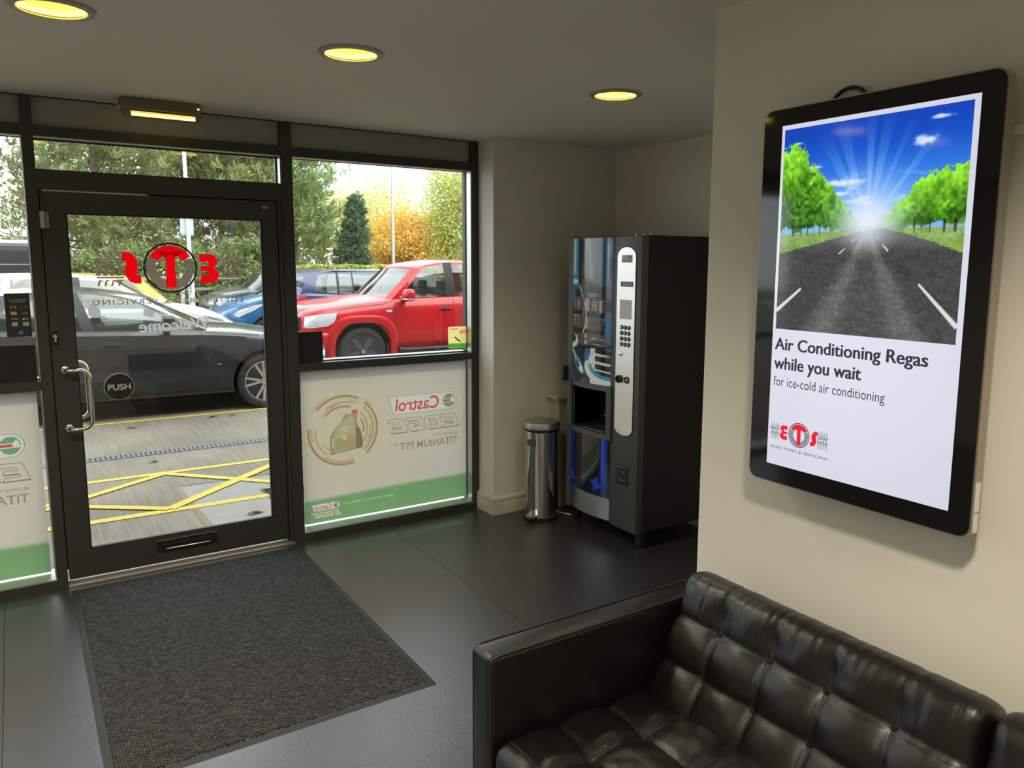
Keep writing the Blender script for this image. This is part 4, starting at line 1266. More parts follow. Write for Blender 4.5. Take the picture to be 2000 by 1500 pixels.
def road_paint(U, V_):
    x, y = U, 1-V_
    st = smooth_step
    vx, vy = 0.523, 0.496
    C = np.zeros(U.shape+(3,))
    C[:] = np.stack([10+95*st(0.05, 0.5, y), 66+118*st(0.0, 0.52, y), 186+58*st(0.0, 0.4, y)], -1)
    def blend(k, c3):
        nonlocal C
        k = np.clip(k, 0, 1)[..., None]
        C = C*(1-k)+np.array(c3, float)*k
    ang = np.degrees(np.arctan2(vy-y, x-vx))
    rr = np.hypot(x-vx, y-vy)
    for a0, w, s_ in ((122, 5, 0.30), (110, 5, 0.34), (91, 4, 0.40), (80, 5, 0.30), (66, 3, 0.22), (50, 3, 0.34)):
        blend(st(w, w*0.55, np.abs(ang-a0))*st(0.62, 0.12, rr)*s_, (190, 216, 250))
    blend(st(0.36, 0.0, rr)*0.85, (208, 224, 250))
    cl = fbm(x*7+3, y*24, 21)
    blend(st(0.55, 0.72, cl)*st(0.22, 0.32, y)*0.6*st(0.5, 0.42, y)*st(0.40, 0.2, np.abs(x-0.5)), (232, 240, 252))
    for cx, cy, rx, ry in ((0.79, 0.135, 0.060, 0.022), (0.86, 0.045, 0.05, 0.010), (0.09, 0.075, 0.03, 0.008), (0.36, 0.285, 0.14, 0.016), (0.36, 0.335, 0.06, 0.010), (0.20, 0.20, 0.04, 0.008)):
        blend(st(1.3, 0.3, np.hypot((x-cx)/rx, (y-cy)/ry)+1.1*(fbm(x*40, y*60, 31)-0.5))*0.9, (226, 236, 250))
    lf = fbm(x*60, y*60, 41)
    lf2 = fbm(x*22, y*22, 43)
    fog = st(0.34, 0.05, rr)[..., None]
    crowns = [(0.03, 0.25, 0.165), (-0.02, 0.38, 0.13), (0.13, 0.31, 0.135), (0.10, 0.40, 0.11), (0.21, 0.36, 0.125), (0.28, 0.405, 0.095), (0.335, 0.43, 0.075), (0.38, 0.455, 0.055), (0.42, 0.47, 0.042), (0.45, 0.48, 0.03),
              (1.0, 0.35, 0.11), (0.96, 0.42, 0.09), (0.90, 0.375, 0.105), (0.83, 0.385, 0.105), (0.77, 0.425, 0.08), (0.715, 0.445, 0.065), (0.67, 0.46, 0.05), (0.635, 0.47, 0.038), (0.60, 0.48, 0.028)]
    for cx, cy, r_ in crowns[::-1]:
        dd = np.hypot(x-cx, (y-cy)*1.02)/r_
        k = st(1.06, 0.98, dd+0.55*(lf-0.5)+0.35*(lf2-0.5))*(y < 0.512)
        sh = np.clip(0.62+0.55*(-(x-cx)*0.2-(y-cy))/r_+0.9*(lf-0.5)+0.7*(lf2-0.5), 0.08, 1.25)[..., None]
        colr = np.concatenate([28+112*sh, 74+146*sh, 10+42*sh], -1)
        colr = colr*(1-0.7*fog)+np.array([176, 206, 200.0])*0.7*fog
        C = C*(1-k[..., None])+colr*k[..., None]
    lo = 0.515+0.10*np.clip((vx-0.04-x)/(vx-0.04), 0, 1)
    hi = 0.505+0.012*np.clip((vx-x)/vx, 0, 1)
    lo2 = 0.505+0.11*np.clip((x-0.60)/0.40, 0, 1)**1.3
    gr = fbm(x*70, y*90, 51)
    vL = (x < vx-0.03)*(y > hi)*(y < lo+0.010*(lf-0.5))
    vR = (x > vx+0.05)*(y > 0.503)*(y < lo2+0.012*(lf-0.5))
    C = np.where((vL | vR)[..., None], np.stack([84+72*gr, 128+70*gr, 40+30*gr], -1)*(0.72+0.5*lf2)[..., None], C)
    for tx, w in ((0.083, 0.008), (0.135, 0.005), (0.175, 0.005), (0.215, 0.004), (0.25, 0.004), (0.958, 0.010), (0.907, 0.009), (0.84, 0.005), (0.80, 0.004), (0.765, 0.004)):
        blend((np.abs(x-tx) < w*0.7)*(y > 0.470)*(y < 0.528), (44, 36, 28))
    rd = np.where(x < vx, y > lo+0.010*(lf-0.5), y > lo2+0.012*(lf-0.5)) & (y > 0.502)
    gn = fbm(x*150, y*110, 61)*0.65+fbm(x*24, y*70, 63)*0.35
    sl = (x-vx)/np.maximum(y-vy, 0.01)
    shade = (50+78*gn)*(0.86+0.26*st(0.30, 0.05, np.abs(np.abs(sl)-0.48)))*(0.9+0.12*st(0.9, 0.5, np.abs(sl)))
    C = np.where(rd[..., None], np.stack([shade*0.98, shade*1.0, shade*0.99], -1), C)
    for p0, p1, w0, w1 in (((0.0, 0.905), (0.152, 0.789), 0.020, 0.012), ((0.806, 0.750), (1.0, 0.927), 0.010, 0.022), ((0.372, 0.618), (0.405, 0.592), 0.006, 0.005), ((0.612, 0.577), (0.642, 0.606), 0.004, 0.007),
                           ((0.445, 0.560), (0.457, 0.548), 0.004, 0.003), ((0.576, 0.542), (0.588, 0.555), 0.003, 0.004), ((0.475, 0.534), (0.481, 0.528), 0.003, 0.002)):
        dx_, dy_ = p1[0]-p0[0], p1[1]-p0[1]
        L2 = dx_*dx_+dy_*dy_
        t_ = ((x-p0[0])*dx_+(y-p0[1])*dy_)/L2
        dist = np.abs((x-p0[0])*dy_-(y-p0[1])*dx_)/math.sqrt(L2)
        blend((t_ > 0)*(t_ < 1)*st(0.5*(w0+(w1-w0)*t_)*1.25, 0.5*(w0+(w1-w0)*t_)*0.8, dist), (212, 220, 222))
    hz = st(0.17, 0.0, np.hypot((x-vx)/1.25, (y-vy+0.01)*1.0))
    blend(hz*0.95, (228, 236, 248))
    blend(st(0.10, 0.0, np.abs(y-vy-0.03))*0.30*(y > 0.49), (190, 196, 200))
    return C/255
painted('road_picture', road_paint, 330, 350, lambda U, V_: np.stack([np.full_like(U, SX-0.0009), -3.1222+(-3.6315+3.1222)*U, 1.517+(2.061-1.517)*V_], -1), SCR, tv)
INK = mat('screen_ink', (0.02, 0.02, 0.025), 0.07, emit=(0.03, 0.03, 0.035), emits=1.0)
def scr_text(body, y0, w, z0, h, off, bold=0.0):
    lettering(body, lambda u, v: (SX-0.0010, y0-w*u, z0+h*v), INK, tv, offset=off, bold=bold)
scr_text('Air Conditioning Regas', -3.1235, 0.447, 1.4475, 0.0445, 0.008, 0.0022)
scr_text('while you wait', -3.1235, 0.274, 1.3925, 0.0455, 0.008, 0.0036)
scr_text('for ice-cold air conditioning', -3.1240, 0.343, 1.3475, 0.0345, 0.0)
lrm = emit_mat('screen_red', srgb(222, 20, 36), 0.66)
lgm_ = emit_mat('screen_grey', srgb(128, 132, 140), 0.66)
sl_root = tv
logo(tv, lambda x, z, d: (SX-0.0008-d, -3.2195-x, 1.2255+z), 0.262, (lrm, lgm_, INK, lgm_), False)
scr_text('EDEN TYRES & SERVICING', -3.1245, 0.190, 1.1745, 0.0072, 0.0)
# cable loop at the top, conduit at the right
tag(MB().tube([(1.862, -3.262+0.062*math.cos(t_), 2.095+0.064*math.sin(t_)) for t_ in np.linspace(-0.1, PI+0.3, 18)], 0.0055, 8).build('screen_cable', X['black'], smooth=50),
    'short black cable looping over the top of the display screen', 'cable')
tag(MB().box(XW-0.018, XW, -4.6, -3.60, 1.985, 2.005).build('cable_conduit', X['white']), 'white cable trunking on the wall right of the display screen', 'trunking')

# ------------------------------------------------------------------ sofa
SO0, SO1 = -2.800, -4.870            # outer faces of the two arms (y)
SF = 0.975                           # front of the arms (x)
BK = 1.868
so = thing('leather_sofa', 'black tufted leather sofa against the wall under the display screen', 'sofa', ((SF+BK)/2, (SO0+SO1)/2, 0))
LE = X['leather']
def arm(y0, y1):
    a = MB().rbox(SF, 1.80, y0, y1, 0.115, 0.655, 0.016, 4).build('arm', LE, so, smooth=40)
    for yy in (y0, y1):
        e = 0.012 if yy == max(y0, y1) else -0.012
        MB().tube([(SF+0.004, yy-e*0.35, 0.13), (SF+0.004, yy-e*0.35, 0.635), (SF+0.012, yy-e*0.35, 0.650), (SF+0.03, yy-e*0.35, 0.654), (1.79, yy-e*0.35, 0.654)], 0.0035, 8).build('piping', X['thread'], a, smooth=50)
arm(SO0-0.098, SO0)
arm(SO1, SO1+0.098)
MB().rbox(SF+0.012, 1.80, SO1+0.098, SO0-0.098, 0.115, 0.25, 0.012, 3).build('seat_frame', LE, so, smooth=40)
MB().rbox(1.795, BK, SO1, SO0, 0.115, 0.66, 0.014, 3).build('back_frame', LE, so, smooth=40)
for xx in (SF+0.04, BK-0.06):
    for yy in (SO0-0.05, SO1+0.05):
        MB().tube([(xx, yy, 0.0), (xx, yy, 0.12)], 0.018, 16).build('leg', X['steel'], so, smooth=40)
def profile_pts(prof, n):
    p = np.array(prof, float)
    d = np.concatenate([[0], np.cumsum(np.hypot(*np.diff(p, axis=0).T))])
    s_ = np.linspace(0, d[-1], n)
    # smoothed corners
    q = np.stack([np.interp(s_, d, p[:, 0]), np.interp(s_, d, p[:, 1])], -1)
    return q, s_, d
def tuft(a, b, seam, deep):
    """a, b: coordinates in cells; pillow height with pulled-in seams and deep buttons"""
    fa, fb = a-np.floor(a), b-np.floor(b)
    da, db = np.minimum(fa, 1-fa), np.minimum(fb, 1-fb)
    s1 = np.exp(-(da/0.055)**1.3)
    s2 = np.exp(-(db/0.055)**1.3)
    h = seam*(np.maximum(s1, s2)) + deep*np.exp(-(np.hypot(da, db)/0.26)**1.5)
    pil = (np.sin(PI*fa)*np.sin(PI*fb))**0.5
    return 0.013*pil - h
def back_cushion(y0, y1, seed):
    prof = [(1.500, 0.375), (1.505, 0.39), (1.648, 0.700), (1.668, 0.730), (1.700, 0.742), (1.740, 0.735), (1.790, 0.700), (1.800, 0.660), (1.800, 0.40)]
    nrow, ncol = 92, 150
    q, s_, d = profile_pts(prof, nrow)
    # smooth the section
    for _ in range(3):
        q[1:-1] = (q[:-2]+2*q[1:-1]+q[2:])/4
    t = np.gradient(q, axis=0)
    nrm = np.stack([-t[:, 1], t[:, 0]], -1)
    nrm /= np.linalg.norm(nrm, axis=1)[:, None]
    yy = np.linspace(y0, y1, ncol)
    Sg, Yg = np.meshgrid(s_, yy, indexing='ij')
    # rows of cells: seams at heights 0.512 and 0.633 on the slanted face
    s1 = np.interp(0.512, q[:45, 1], s_[:45]); s2 = np.interp(0.633, q[:45, 1], s_[:45])
    cb = np.interp(Sg, [0, s1, s2, s2+0.30, s_[-1]], [0.06, 1, 2, 3-0.001, 3.0])
    ca = (Yg-y0)/(y1-y0)*5
    top = smooth_step(2.15, 2.45, cb)
    h = tuft(ca, np.where(cb > 2, 2+np.minimum((cb-2)*0.55, 0.5), cb), 0.006, 0.013)
    fa = ca-np.floor(ca)
    da = np.minimum(fa, 1-fa)
    h_top = -0.0022*np.exp(-(da/0.035)**1.4)+0.010
    fade = 1-smooth_step(s_[-1]*0.72, s_[-1]*0.80, Sg)
    h = h*(1-top)+h_top*top
    # wrinkles running down from the top seam, creases fanning from buttons
    wr = (fbm(Yg*95+seed, Sg*7, 70+seed)-0.5)*0.005*np.exp(-((cb-2.35)/0.35)**2)
    wr += (fbm(Yg*26+seed, Sg*26, 75+seed)-0.5)*0.003
    h = (h+wr)*fade
    # ends rounded
    ed = np.minimum(Yg-min(y0, y1), max(y0, y1)-Yg)
    rnd = np.sqrt(np.clip(1-(1-np.clip(ed/0.035, 0, 1))**2, 0, 1))
    off = h-0.035*(1-rnd)
    P = np.stack([q[:, 0][:, None]+nrm[:, 0][:, None]*off, Yg, q[:, 1][:, None]+nrm[:, 1][:, None]*off], -1)
    mb = MB().grid(P)
    for j in (0, ncol-1):
        ring = P[:, j]
        c_ = ring.mean(0)
        mb.add(np.concatenate([ring, [c_]]), [(i, i+1, nrow) for i in range(nrow-1)])
    c = mb.build('back_cushion', LE, so, smooth=80)
    for ib in (1, 2):
        zz = 0.512 if ib == 1 else 0.633
        for k in range(1, 5):
            y = y0+(y1-y0)*k/5
            i = int(np.argmin(np.abs(s_-(s1 if ib == 1 else s2))))
            j = int(np.argmin(np.abs(yy-y)))
            p = P[i, j]
            bt = MB().lathe([(0.0, 0.0), (0.006, 0.001), (0.008, 0.004), (0.0, 0.006)], (0, 0, 0), 12, 'x')
            bt.v = [(p[0]-v[0], p[1]+v[1], p[2]+v[2]) for v in bt.v]
            bt.build('button', X['thread'], c, smooth=50)
    return c
back_cushion(-2.915, -3.822, 1)
back_cushion(-3.832, -4.745, 2)
def seat_cushion(y0, y1, seed):
    nx_, ny_ = 110, 150
    xs_ = np.linspace(0.0, 1.0, nx_)
    yy = np.linspace(y0, y1, ny_)
    x0, x1 = SF+0.005, 1.545
    prof = [(x0+0.004, 0.245), (x0, 0.27), (x0, 0.385), (x0+0.012, 0.408), (x0+0.035, 0.418), (x1, 0.410)]
    q, s_, d = profile_pts(prof, nx_)
    for _ in range(2):
        q[1:-1] = (q[:-2]+2*q[1:-1]+q[2:])/4
    t = np.gradient(q, axis=0)
    nrm = np.stack([-t[:, 1], t[:, 0]], -1)
    nrm /= np.linalg.norm(nrm, axis=1)[:, None]
    Sg, Yg = np.meshgrid(s_, yy, indexing='ij')
    Xg = np.broadcast_to(q[:, 0][:, None], Sg.shape)
    ca = (Yg-y0)/(y1-y0)*5
    cb = (Xg-x0)/0.182-0.05
    on = smooth_step(0.165, 0.20, Sg)
    h = (tuft(ca, cb, 0.006, 0.016))*on*smooth_step(0.05, 0.45, cb)+0.004
    h += (fbm(Yg*16+seed, Xg*16, 80+seed)-0.5)*0.010*on
    ed = np.minimum(Yg-min(y0, y1), max(y0, y1)-Yg)
    rnd = np.sqrt(np.clip(1-(1-np.clip(ed/0.03, 0, 1))**2, 0, 1))
    off = h-0.03*(1-rnd)
    P = np.stack([q[:, 0][:, None]+nrm[:, 0][:, None]*off, Yg, q[:, 1][:, None]+nrm[:, 1][:, None]*off], -1)
    mb = MB().grid(P)
    for j in (0, ny_-1):
        ring = P[:, j]
        c_ = np.array([1.2, yy[j], 0.26])
        mb.add(np.concatenate([ring, [c_]]), [(i, i+1, nx_) for i in range(nx_-1)])
    c = mb.build('seat_cushion', LE, so, smooth=80)
    j = 4
    MB().tube([tuple(P[int(i), k]+np.array([-0.002, 0, 0.002])) for k, i in zip(range(4, ny_-4, 4), [30]*999)], 0.003, 6).build('piping', X['thread'], c, smooth=50)
    return c
seat_cushion(-2.905, -3.828, 1)
seat_cushion(-3.832, -4.760, 2)

# ================================================================== OUTSIDE
ZG = -0.12
def concrete_mat():
    m, t, b = nodes_of('brushed_concrete')
    setv(b, rough=0.85, spec=0.3)
    tc = t.nodes.new('ShaderNodeTexCoord')
    def noise(scale, stretch, det=5):
        mp = t.nodes.new('ShaderNodeMapping')
        mp.inputs['Scale'].default_value = stretch
        mp.inputs['Rotation'].default_value = (0, 0, math.radians(4))
        t.links.new(tc.outputs['Object'], mp.inputs[0])
        n = t.nodes.new('ShaderNodeTexNoise')
        n.inputs['Scale'].default_value = scale
        n.inputs['Detail'].default_value = det
        t.links.new(mp.outputs[0], n.inputs['Vector'])
        return n
    lines = noise(1.0, (95, 2.2, 1), 3)
    blot = noise(1.1, (1, 1, 1), 6)
    mx = t.nodes.new('ShaderNodeMix')
    mx.data_type = 'RGBA'
    mx.inputs[6].default_value = (0.178, 0.155, 0.120, 1)
    mx.inputs[7].default_value = (0.248, 0.220, 0.176, 1)
    r = t.nodes.new('ShaderNodeMapRange')
    r.inputs[1].default_value = 0.32
    r.inputs[2].default_value = 0.66
    t.links.new(lines.outputs['Fac'], r.inputs[0])
    t.links.new(r.outputs[0], mx.inputs['Factor'])
    mx2 = t.nodes.new('ShaderNodeMix')
    mx2.data_type = 'RGBA'
    mx2.blend_type = 'MULTIPLY'
    mx2.inputs['Factor'].default_value = 1
    r2 = t.nodes.new('ShaderNodeMapRange')
    r2.inputs[1].default_value = 0.3
    r2.inputs[2].default_value = 0.7
    r2.inputs[3].default_value = 0.78
    r2.inputs[4].default_value = 1.15
    t.links.new(blot.outputs['Fac'], r2.inputs[0])
    t.links.new(mx.outputs[2], mx2.inputs[6])
    t.links.new(r2.outputs[0], mx2.inputs[7])
    t.links.new(mx2.outputs[2], b.inputs['Base Color'])
    bp = t.nodes.new('ShaderNodeBump')
    bp.inputs['Distance'].default_value = 0.004
    bp.inputs['Strength'].default_value = 0.5
    t.links.new(lines.outputs['Fac'], bp.inputs['Height'])
    t.links.new(bp.outputs[0], b.inputs['Normal'])
    return m
CONC = concrete_mat()
PATCH = mat('patch_concrete', (0.26, 0.25, 0.225), 0.85, noise=(9, 0.10))
YEL = mat('yellow_road_paint', (0.56, 0.42, 0.05), 0.7, noise=(26, 0.16), bump=(80, 0.4, 0.003))
gd = MB().box(-26, 44, 0.13, 25.2, ZG-0.3, ZG).build('forecourt', CONC)
struct(gd, 'pale brushed concrete forecourt with yellow box markings', 'ground')
_ln = [0]
def line(p, q, w):
    _ln[0] += 1
    zz = ZG+0.0022+0.0006*_ln[0]
    p, q = Vector((*p, 0)), Vector((*q, 0))
    d = (q-p).normalized()
    n = Vector((-d.y, d.x, 0))*w/2
    n2 = 14
    vs_, fs = [], []
    for i in range(n2+1):
        c_ = p+(q-p)*i/n2
        for s in (1, -1):
            e = n*s*(1+random.uniform(-0.07, 0.07))
            vs_.append((c_.x+e.x, c_.y+e.y, zz))
    for i in range(n2):
        fs.append((2*i, 2*i+1, 2*i+3, 2*i+2))
    MB().add(vs_, fs).build('painted_line', YEL, gd, fixn=False)
line((-3.5, 5.13), (9.5, 5.07), 0.085)
line((-3.0, 2.60), (6.0, 2.555), 0.075)
line((-3.0, 1.49), (6.0, 1.42), 0.085)
for k in range(-1, 2):
    o_ = k*2.75
    line((0.955+o_, 2.55), (-0.58+o_, 1.49), 0.075)
    line((0.955+o_, 2.55), (1.98+o_, 1.46), 0.075)
    line((0.835+o_, 1.49), (2.03+o_, 2.555), 0.085)
    line((0.835+o_, 1.49), (-0.62+o_, 2.58), 0.075)
# repaired slab, trench line, gully cover
for b in ((0.985, 1.74, 0.93, 2.06), (1.0, 1.48, 0.40, 0.92)):
    MB().box(b[0], b[1], b[2], b[3], ZG-0.02, ZG+0.0012).build('repair_patch', PATCH, gd)
MB().add([(0.945, 2.09, ZG+0.0018), (0.995, 2.09, ZG+0.0018), (1.045, 0.4, ZG+0.0018), (0.995, 0.4, ZG+0.0018)], [(0, 3, 2, 1)]).build('filled_trench', mat('trench_fill', (0.22, 0.17, 0.12), 0.9, noise=(30, 0.3)), gd, fixn=False)
MB().box(0.95, 3.6, 2.066, 2.074, ZG, ZG+0.002).build('slab_joint', mat('joint_dark', (0.06, 0.055, 0.05), 0.9), gd)
gcv = MB().box(1.515, 1.86, 1.29, 1.65, ZG-0.02, ZG+0.003).build('gully_cover', mat('rusty_iron', (0.10, 0.075, 0.055), 0.7, noise=(40, 0.4), bump=(60, 0.8, 0.01)), gd)
for k in range(7):
    MB().box(1.535+0.0, 1.84, 1.315+k*0.048, 1.335+k*0.048, ZG+0.003, ZG+0.010).build('cover_rib', X['joint'], gcv)
# drain channel with a slotted grate
dch = MB().box(-1.2, 4.2, 3.315, 3.462, ZG-0.02, ZG+0.001).build('drain_channel', mat('channel_dark', (0.02, 0.02, 0.025), 0.8), gd)
GRAT = mat('galvanised_grate', (0.20, 0.20, 0.22), 0.5, metal=0.4)
MB().box(-1.2, 4.2, 3.316, 3.330, ZG, ZG+0.006).build('grate_edge', GRAT, dch)
MB().box(-1.2, 4.2, 3.447, 3.461, ZG, ZG+0.006).build('grate_edge', GRAT, dch)
first = None
for k in range(130):
    xx = -1.19+k*0.0415
    if first is None:
        bm_ = MB().box(xx, xx+0.028, 3.330, 3.447, ZG, ZG+0.006).build('grate_bar', GRAT, dch)
        first = bm_
        x_first = xx
    else:
        o = share(first, 'grate_bar', dch, (xx-x_first, 0, 0))
# fallen leaves
LEAFM = mat('dead_leaf', (0.17, 0.085, 0.045), 0.8, noise=(60, 0.3))
for i, (lx, ly, s, lab) in enumerate(((1.319, 1.056, 0.05, 'curled brown dead leaf on the concrete near the gully cover'), (1.81, 4.889, 0.05, 'pale brown dead leaf lying by the yellow line under the black car'),
                                (0.95, 4.72, 0.045, 'reddish dead leaf near the yellow line below the door handle'), (0.93, 3.02, 0.04, 'small pale dead leaf between the drain and the yellow box'),
                                (2.02, 4.86, 0.03, 'tiny pale dead leaf farthest right along the yellow line'))):
    pts = []
    for k in range(12):
        a = 2*PI*k/12
        r = s*(1+0.35*math.cos(3*a+i))*(0.8+0.2*math.cos(2*a))
        pts.append((lx+r*math.cos(a), ly+r*0.8*math.sin(a), ZG+0.006+0.012*abs(math.sin(a*1.5+i))))
    mb = MB().add(pts+[(lx, ly, ZG+0.005)], [(k, (k+1) % 12, 12) for k in range(12)])
    mb.tube([(lx, ly, ZG+0.007), (lx+s*1.4, ly-s*0.3, ZG+0.008)], 0.0018, 5)
    tag(mb.build('fallen_leaf', LEAFM, fixn=False), lab, 'leaf', group='dead leaves on the forecourt')
vg = MB().box(-40, 70, 25.2, 95, ZG-0.3, ZG+0.04).build('verge', mat('leaf_litter', (0.17, 0.12, 0.06), 0.9, noise=(2.5, 0.3)))
struct(vg, 'leaf-strewn verge behind the wooden fence', 'ground')
kb_ = MB().box(-40, 70, 25.0, 25.2, ZG, ZG+0.10).build('trim_8', PATCH)
struct(kb_, 'low kerb between the car park and the verge', 'kerb')

# ------------------------------------------------------------------ cars
def pchip(pts):
    px = np.array([p[0] for p in pts], float)
    py = np.array([p[1] for p in pts], float)
    h = np.diff(px)
    d = np.diff(py)/h
    m = np.zeros(len(px))
    m[0], m[-1] = d[0], d[-1]
    for i in range(1, len(px)-1):
        if d[i-1]*d[i] > 0:
            w1, w2 = 2*h[i]+h[i-1], h[i]+2*h[i-1]
            m[i] = (w1+w2)/(w1/d[i-1]+w2/d[i])
    def f(x):
        x = np.clip(np.asarray(x, float), px[0], px[-1])
        i = np.clip(np.searchsorted(px, x)-1, 0, len(px)-2)
        t = (x-px[i])/h[i]
        return (2*t**3-3*t**2+1)*py[i]+(t**3-2*t**2+t)*h[i]*m[i]+(-2*t**3+3*t**2)*py[i+1]+(t**3-t**2)*h[i]*m[i+1]
    return f

CAR_GLASS = glass_mat('car_glass', (0.62, 0.68, 0.66), 0.10)
WINDSCREEN = glass_mat('windscreen_glass', (0.62, 0.68, 0.66), 0.24)
CAR_GLASS_D = glass_mat('car_glass_dark', (0.25, 0.27, 0.27), 0.10)
TYRE = mat('tyre_rubber', (0.022, 0.022, 0.022), 0.75, bump=(90, 0.3, 0.003))
TRIM = mat('car_trim_black', (0.015, 0.015, 0.016), 0.5)
CHROME = mat('car_chrome', (0.75, 0.75, 0.76), 0.14, metal=1.0)
LAMPG = mat('headlamp', (0.72, 0.76, 0.80), 0.08, coat=1.0, metal=0.35)
LAMPD = mat('headlamp_dark', (0.16, 0.17, 0.19), 0.1, coat=1.0)
TAIL = mat('tail_lamp', (0.50, 0.02, 0.02), 0.12, coat=1.0)
SEATM = mat('car_seat', (0.06, 0.06, 0.065), 0.8)
SEATL = mat('car_seat_light', (0.30, 0.30, 0.29), 0.8)
ALLOY = mat('alloy_silver', (0.66, 0.66, 0.66), 0.25, metal=0.9)
ALLOYD = mat('alloy_dark', (0.10, 0.10, 0.105), 0.35, metal=0.5)
def paint(name, c, rough=0.28, metal=0.0):
    return mat(name, c, rough, coat=0.55, spec=0.35, coatr=0.03, metal=metal)

class Car:
    def __init__(s, name, label, cat, loc, face, sp, pm):
        """local frame: nose at x = 0, tail at +L, z from the ground; face -1 drives towards -X, +1 towards +X"""
        s.sp = sp
        s.pm = pm
        s.root = thing(name, label, cat, (loc[0], loc[1], ZG), (0 if face < 0 else PI)+sp.get('yaw', 0))
        s.L = sp['L']
        s.hw = pchip(sp['plan'])
        s.top = pchip(sp['top'])
        s.bot = pchip(sp['bot'])
        s.crown = pchip(sp.get('crown', [(0, 0.02), (0.3, 0.05), (s.L-0.3, 0.05), (s.L, 0.02)]))
        s.roof = pchip(sp['roof'])
        s.body()
        s.cabin()
        for i, (ax) in enumerate((sp['fa'], sp['ra'])):
            for sd in (-1, 1):
                s.wheel(ax, sd)
    def P(s, mb, name, m, parent=None, smooth=30, fixn=True):
        return mb.build(name, m, parent or s.root, smooth, local=True, fixn=fixn)
    def section(s, x):
        w, zb, zt, c = float(s.hw(x)), float(s.bot(x)), float(s.top(x)), float(s.crown(x))
        h = zt-zb
        k = s.sp.get('shoulder', 0.70)
        return [(0, zb), (0.80*w, zb), (0.945*w, zb+0.045*h/0.7), (0.985*w, zb+0.14*h), (1.0*w, zb+0.40*h), (0.997*w, zb+(k-0.03)*h), (0.985*w, zb+(k+0.02)*h),
                (0.955*w, zt-0.05), (0.915*w, zt-0.008), (0.86*w, zt+0.10*c), (0.5*w, zt+0.8*c), (0, zt+c)]
    def sy(s, x, z):
        q = s.section(x)[1:9]
        return float(np.interp(z, [p[1] for p in q], [p[0] for p in q]))
    def body(s):
        L = s.L
        xs_ = np.unique(np.concatenate([[0, 0.015, 0.04, 0.08, 0.14, 0.22], np.linspace(0.3, L-0.3, 40), [L-0.22, L-0.14, L-0.08, L-0.04, L-0.015, L]]))
        rows = []
        for x in xs_:
            q = s.section(x)
            rows.append([(x, y, z) for y, z in q]+[(x, -y, z) for y, z in q[-2:0:-1]])
        R = np.array(rows)
        n, m = R.shape[:2]
        fs = []
        for i in range(n-1):
            for k in range(m):
                fs.append((i*m+k, i*m+(k+1) % m, (i+1)*m+(k+1) % m, (i+1)*m+k))
        fs += [tuple(range(m))[::-1], tuple((n-1)*m+k for k in range(m))]
        mb = MB().add(R.reshape(-1, 3), fs)
        me = bpy.data.meshes.new('body')
        me.from_pydata(mb.v, [], mb.f)
        bm = bmesh.new()
        bm.from_mesh(me)
        bmesh.ops.recalc_face_normals(bm, faces=bm.faces)
        bm.to_mesh(me)
        bm.free()
        o = bpy.data.objects.new('body', me)
        col.objects.link(o)
        me.materials.append(s.pm)
        me.materials.append(TRIM)
        cut = []
        ra = s.sp.get('arch', s.sp['r']+0.055)
        for ax in (s.sp['fa'], s.sp['ra']):
            for sd in (-1, 1):
                w = float(s.hw(ax))
                y0, y1 = sorted((sd*(w-0.30), sd*(w+0.2)))
                pr = [(ra, y0), (ra, y1)]
                c_ = MB().lathe(pr, (ax, 0, s.sp['r']+0.01), 40, 'y').build('cutter', None, local=True)
                c_.data.materials.append(TRIM)
                cut.append(c_)
        for c_ in cut:
            md = o.modifiers.new('cut', 'BOOLEAN')
            md.operation = 'DIFFERENCE'
            md.solver = 'EXACT'
            md.material_mode = 'TRANSFER'
            md.object = c_
        bpy.context.view_layer.update()
        dg = bpy.context.evaluated_depsgraph_get()
        me2 = bpy.data.meshes.new_from_object(o.evaluated_get(dg))
        o.modifiers.clear()
        o.data = me2
        for c_ in cut:
            bpy.data.objects.remove(c_)
        me2.polygons.foreach_set('use_smooth', [True]*len(me2.polygons))
        me2.set_sharp_from_angle(angle=math.radians(28))
        o.parent = s.root
        s.bodyo = o
    def side_pt(s, xb, xt, t):
        zb = float(s.top(xb))-0.012
        wb = float(s.hw(xb))*0.885
        zt = float(s.roof(xt))
        wt = s.sp['rw']
        return Vector((xb+(xt-xb)*t, (wb+(wt-wb)*t)+0.035*math.sin(PI*t*0.9)*(1-0.3*t), zb+(zt-zb)*t))
    def cabin(s):
        sp = s.sp
        Ls = sp['lines']
        frame, black, under = MB(), MB(), MB()
        T = [0.0, 0.035, 0.28, 0.52, 0.76, 0.93, 1.0]
        gtint = sp.get('glass', CAR_GLASS)
        roofline = []
        for i in range(len(Ls)-1):
            (b0, t0, k0), (b1, t1, k1) = Ls[i], Ls[i+1]
            n = 5 if abs(b1-b0) > 0.3 else 2
            for sd in (1, -1):
                pts = [[s.side_pt(b0+(b1-b0)*j/n, t0+(t1-t0)*j/n, t) for t in T] for j in range(n+1)]
                if sd == 1:
                    roofline += [p[-1] for p in (pts if i == 0 else pts[1:])]
                A = np.array([[(p.x, p.y*sd, p.z) for p in row] for row in pts])
                kind = k0
                tgt = {'p': frame, 'b': black}.get(kind)
                if kind == 'g':
                    gm = MB().grid(A[:, 1:6])
                    s.P(gm, 'side_window', sp.get('rear_glass', gtint) if i >= sp.get('dark_from', 99) else gtint, None, 60)
                    frame.grid(A[:, 5:7])
                    black.grid(A[:, 0:2])
                else:
                    tgt.grid(A)
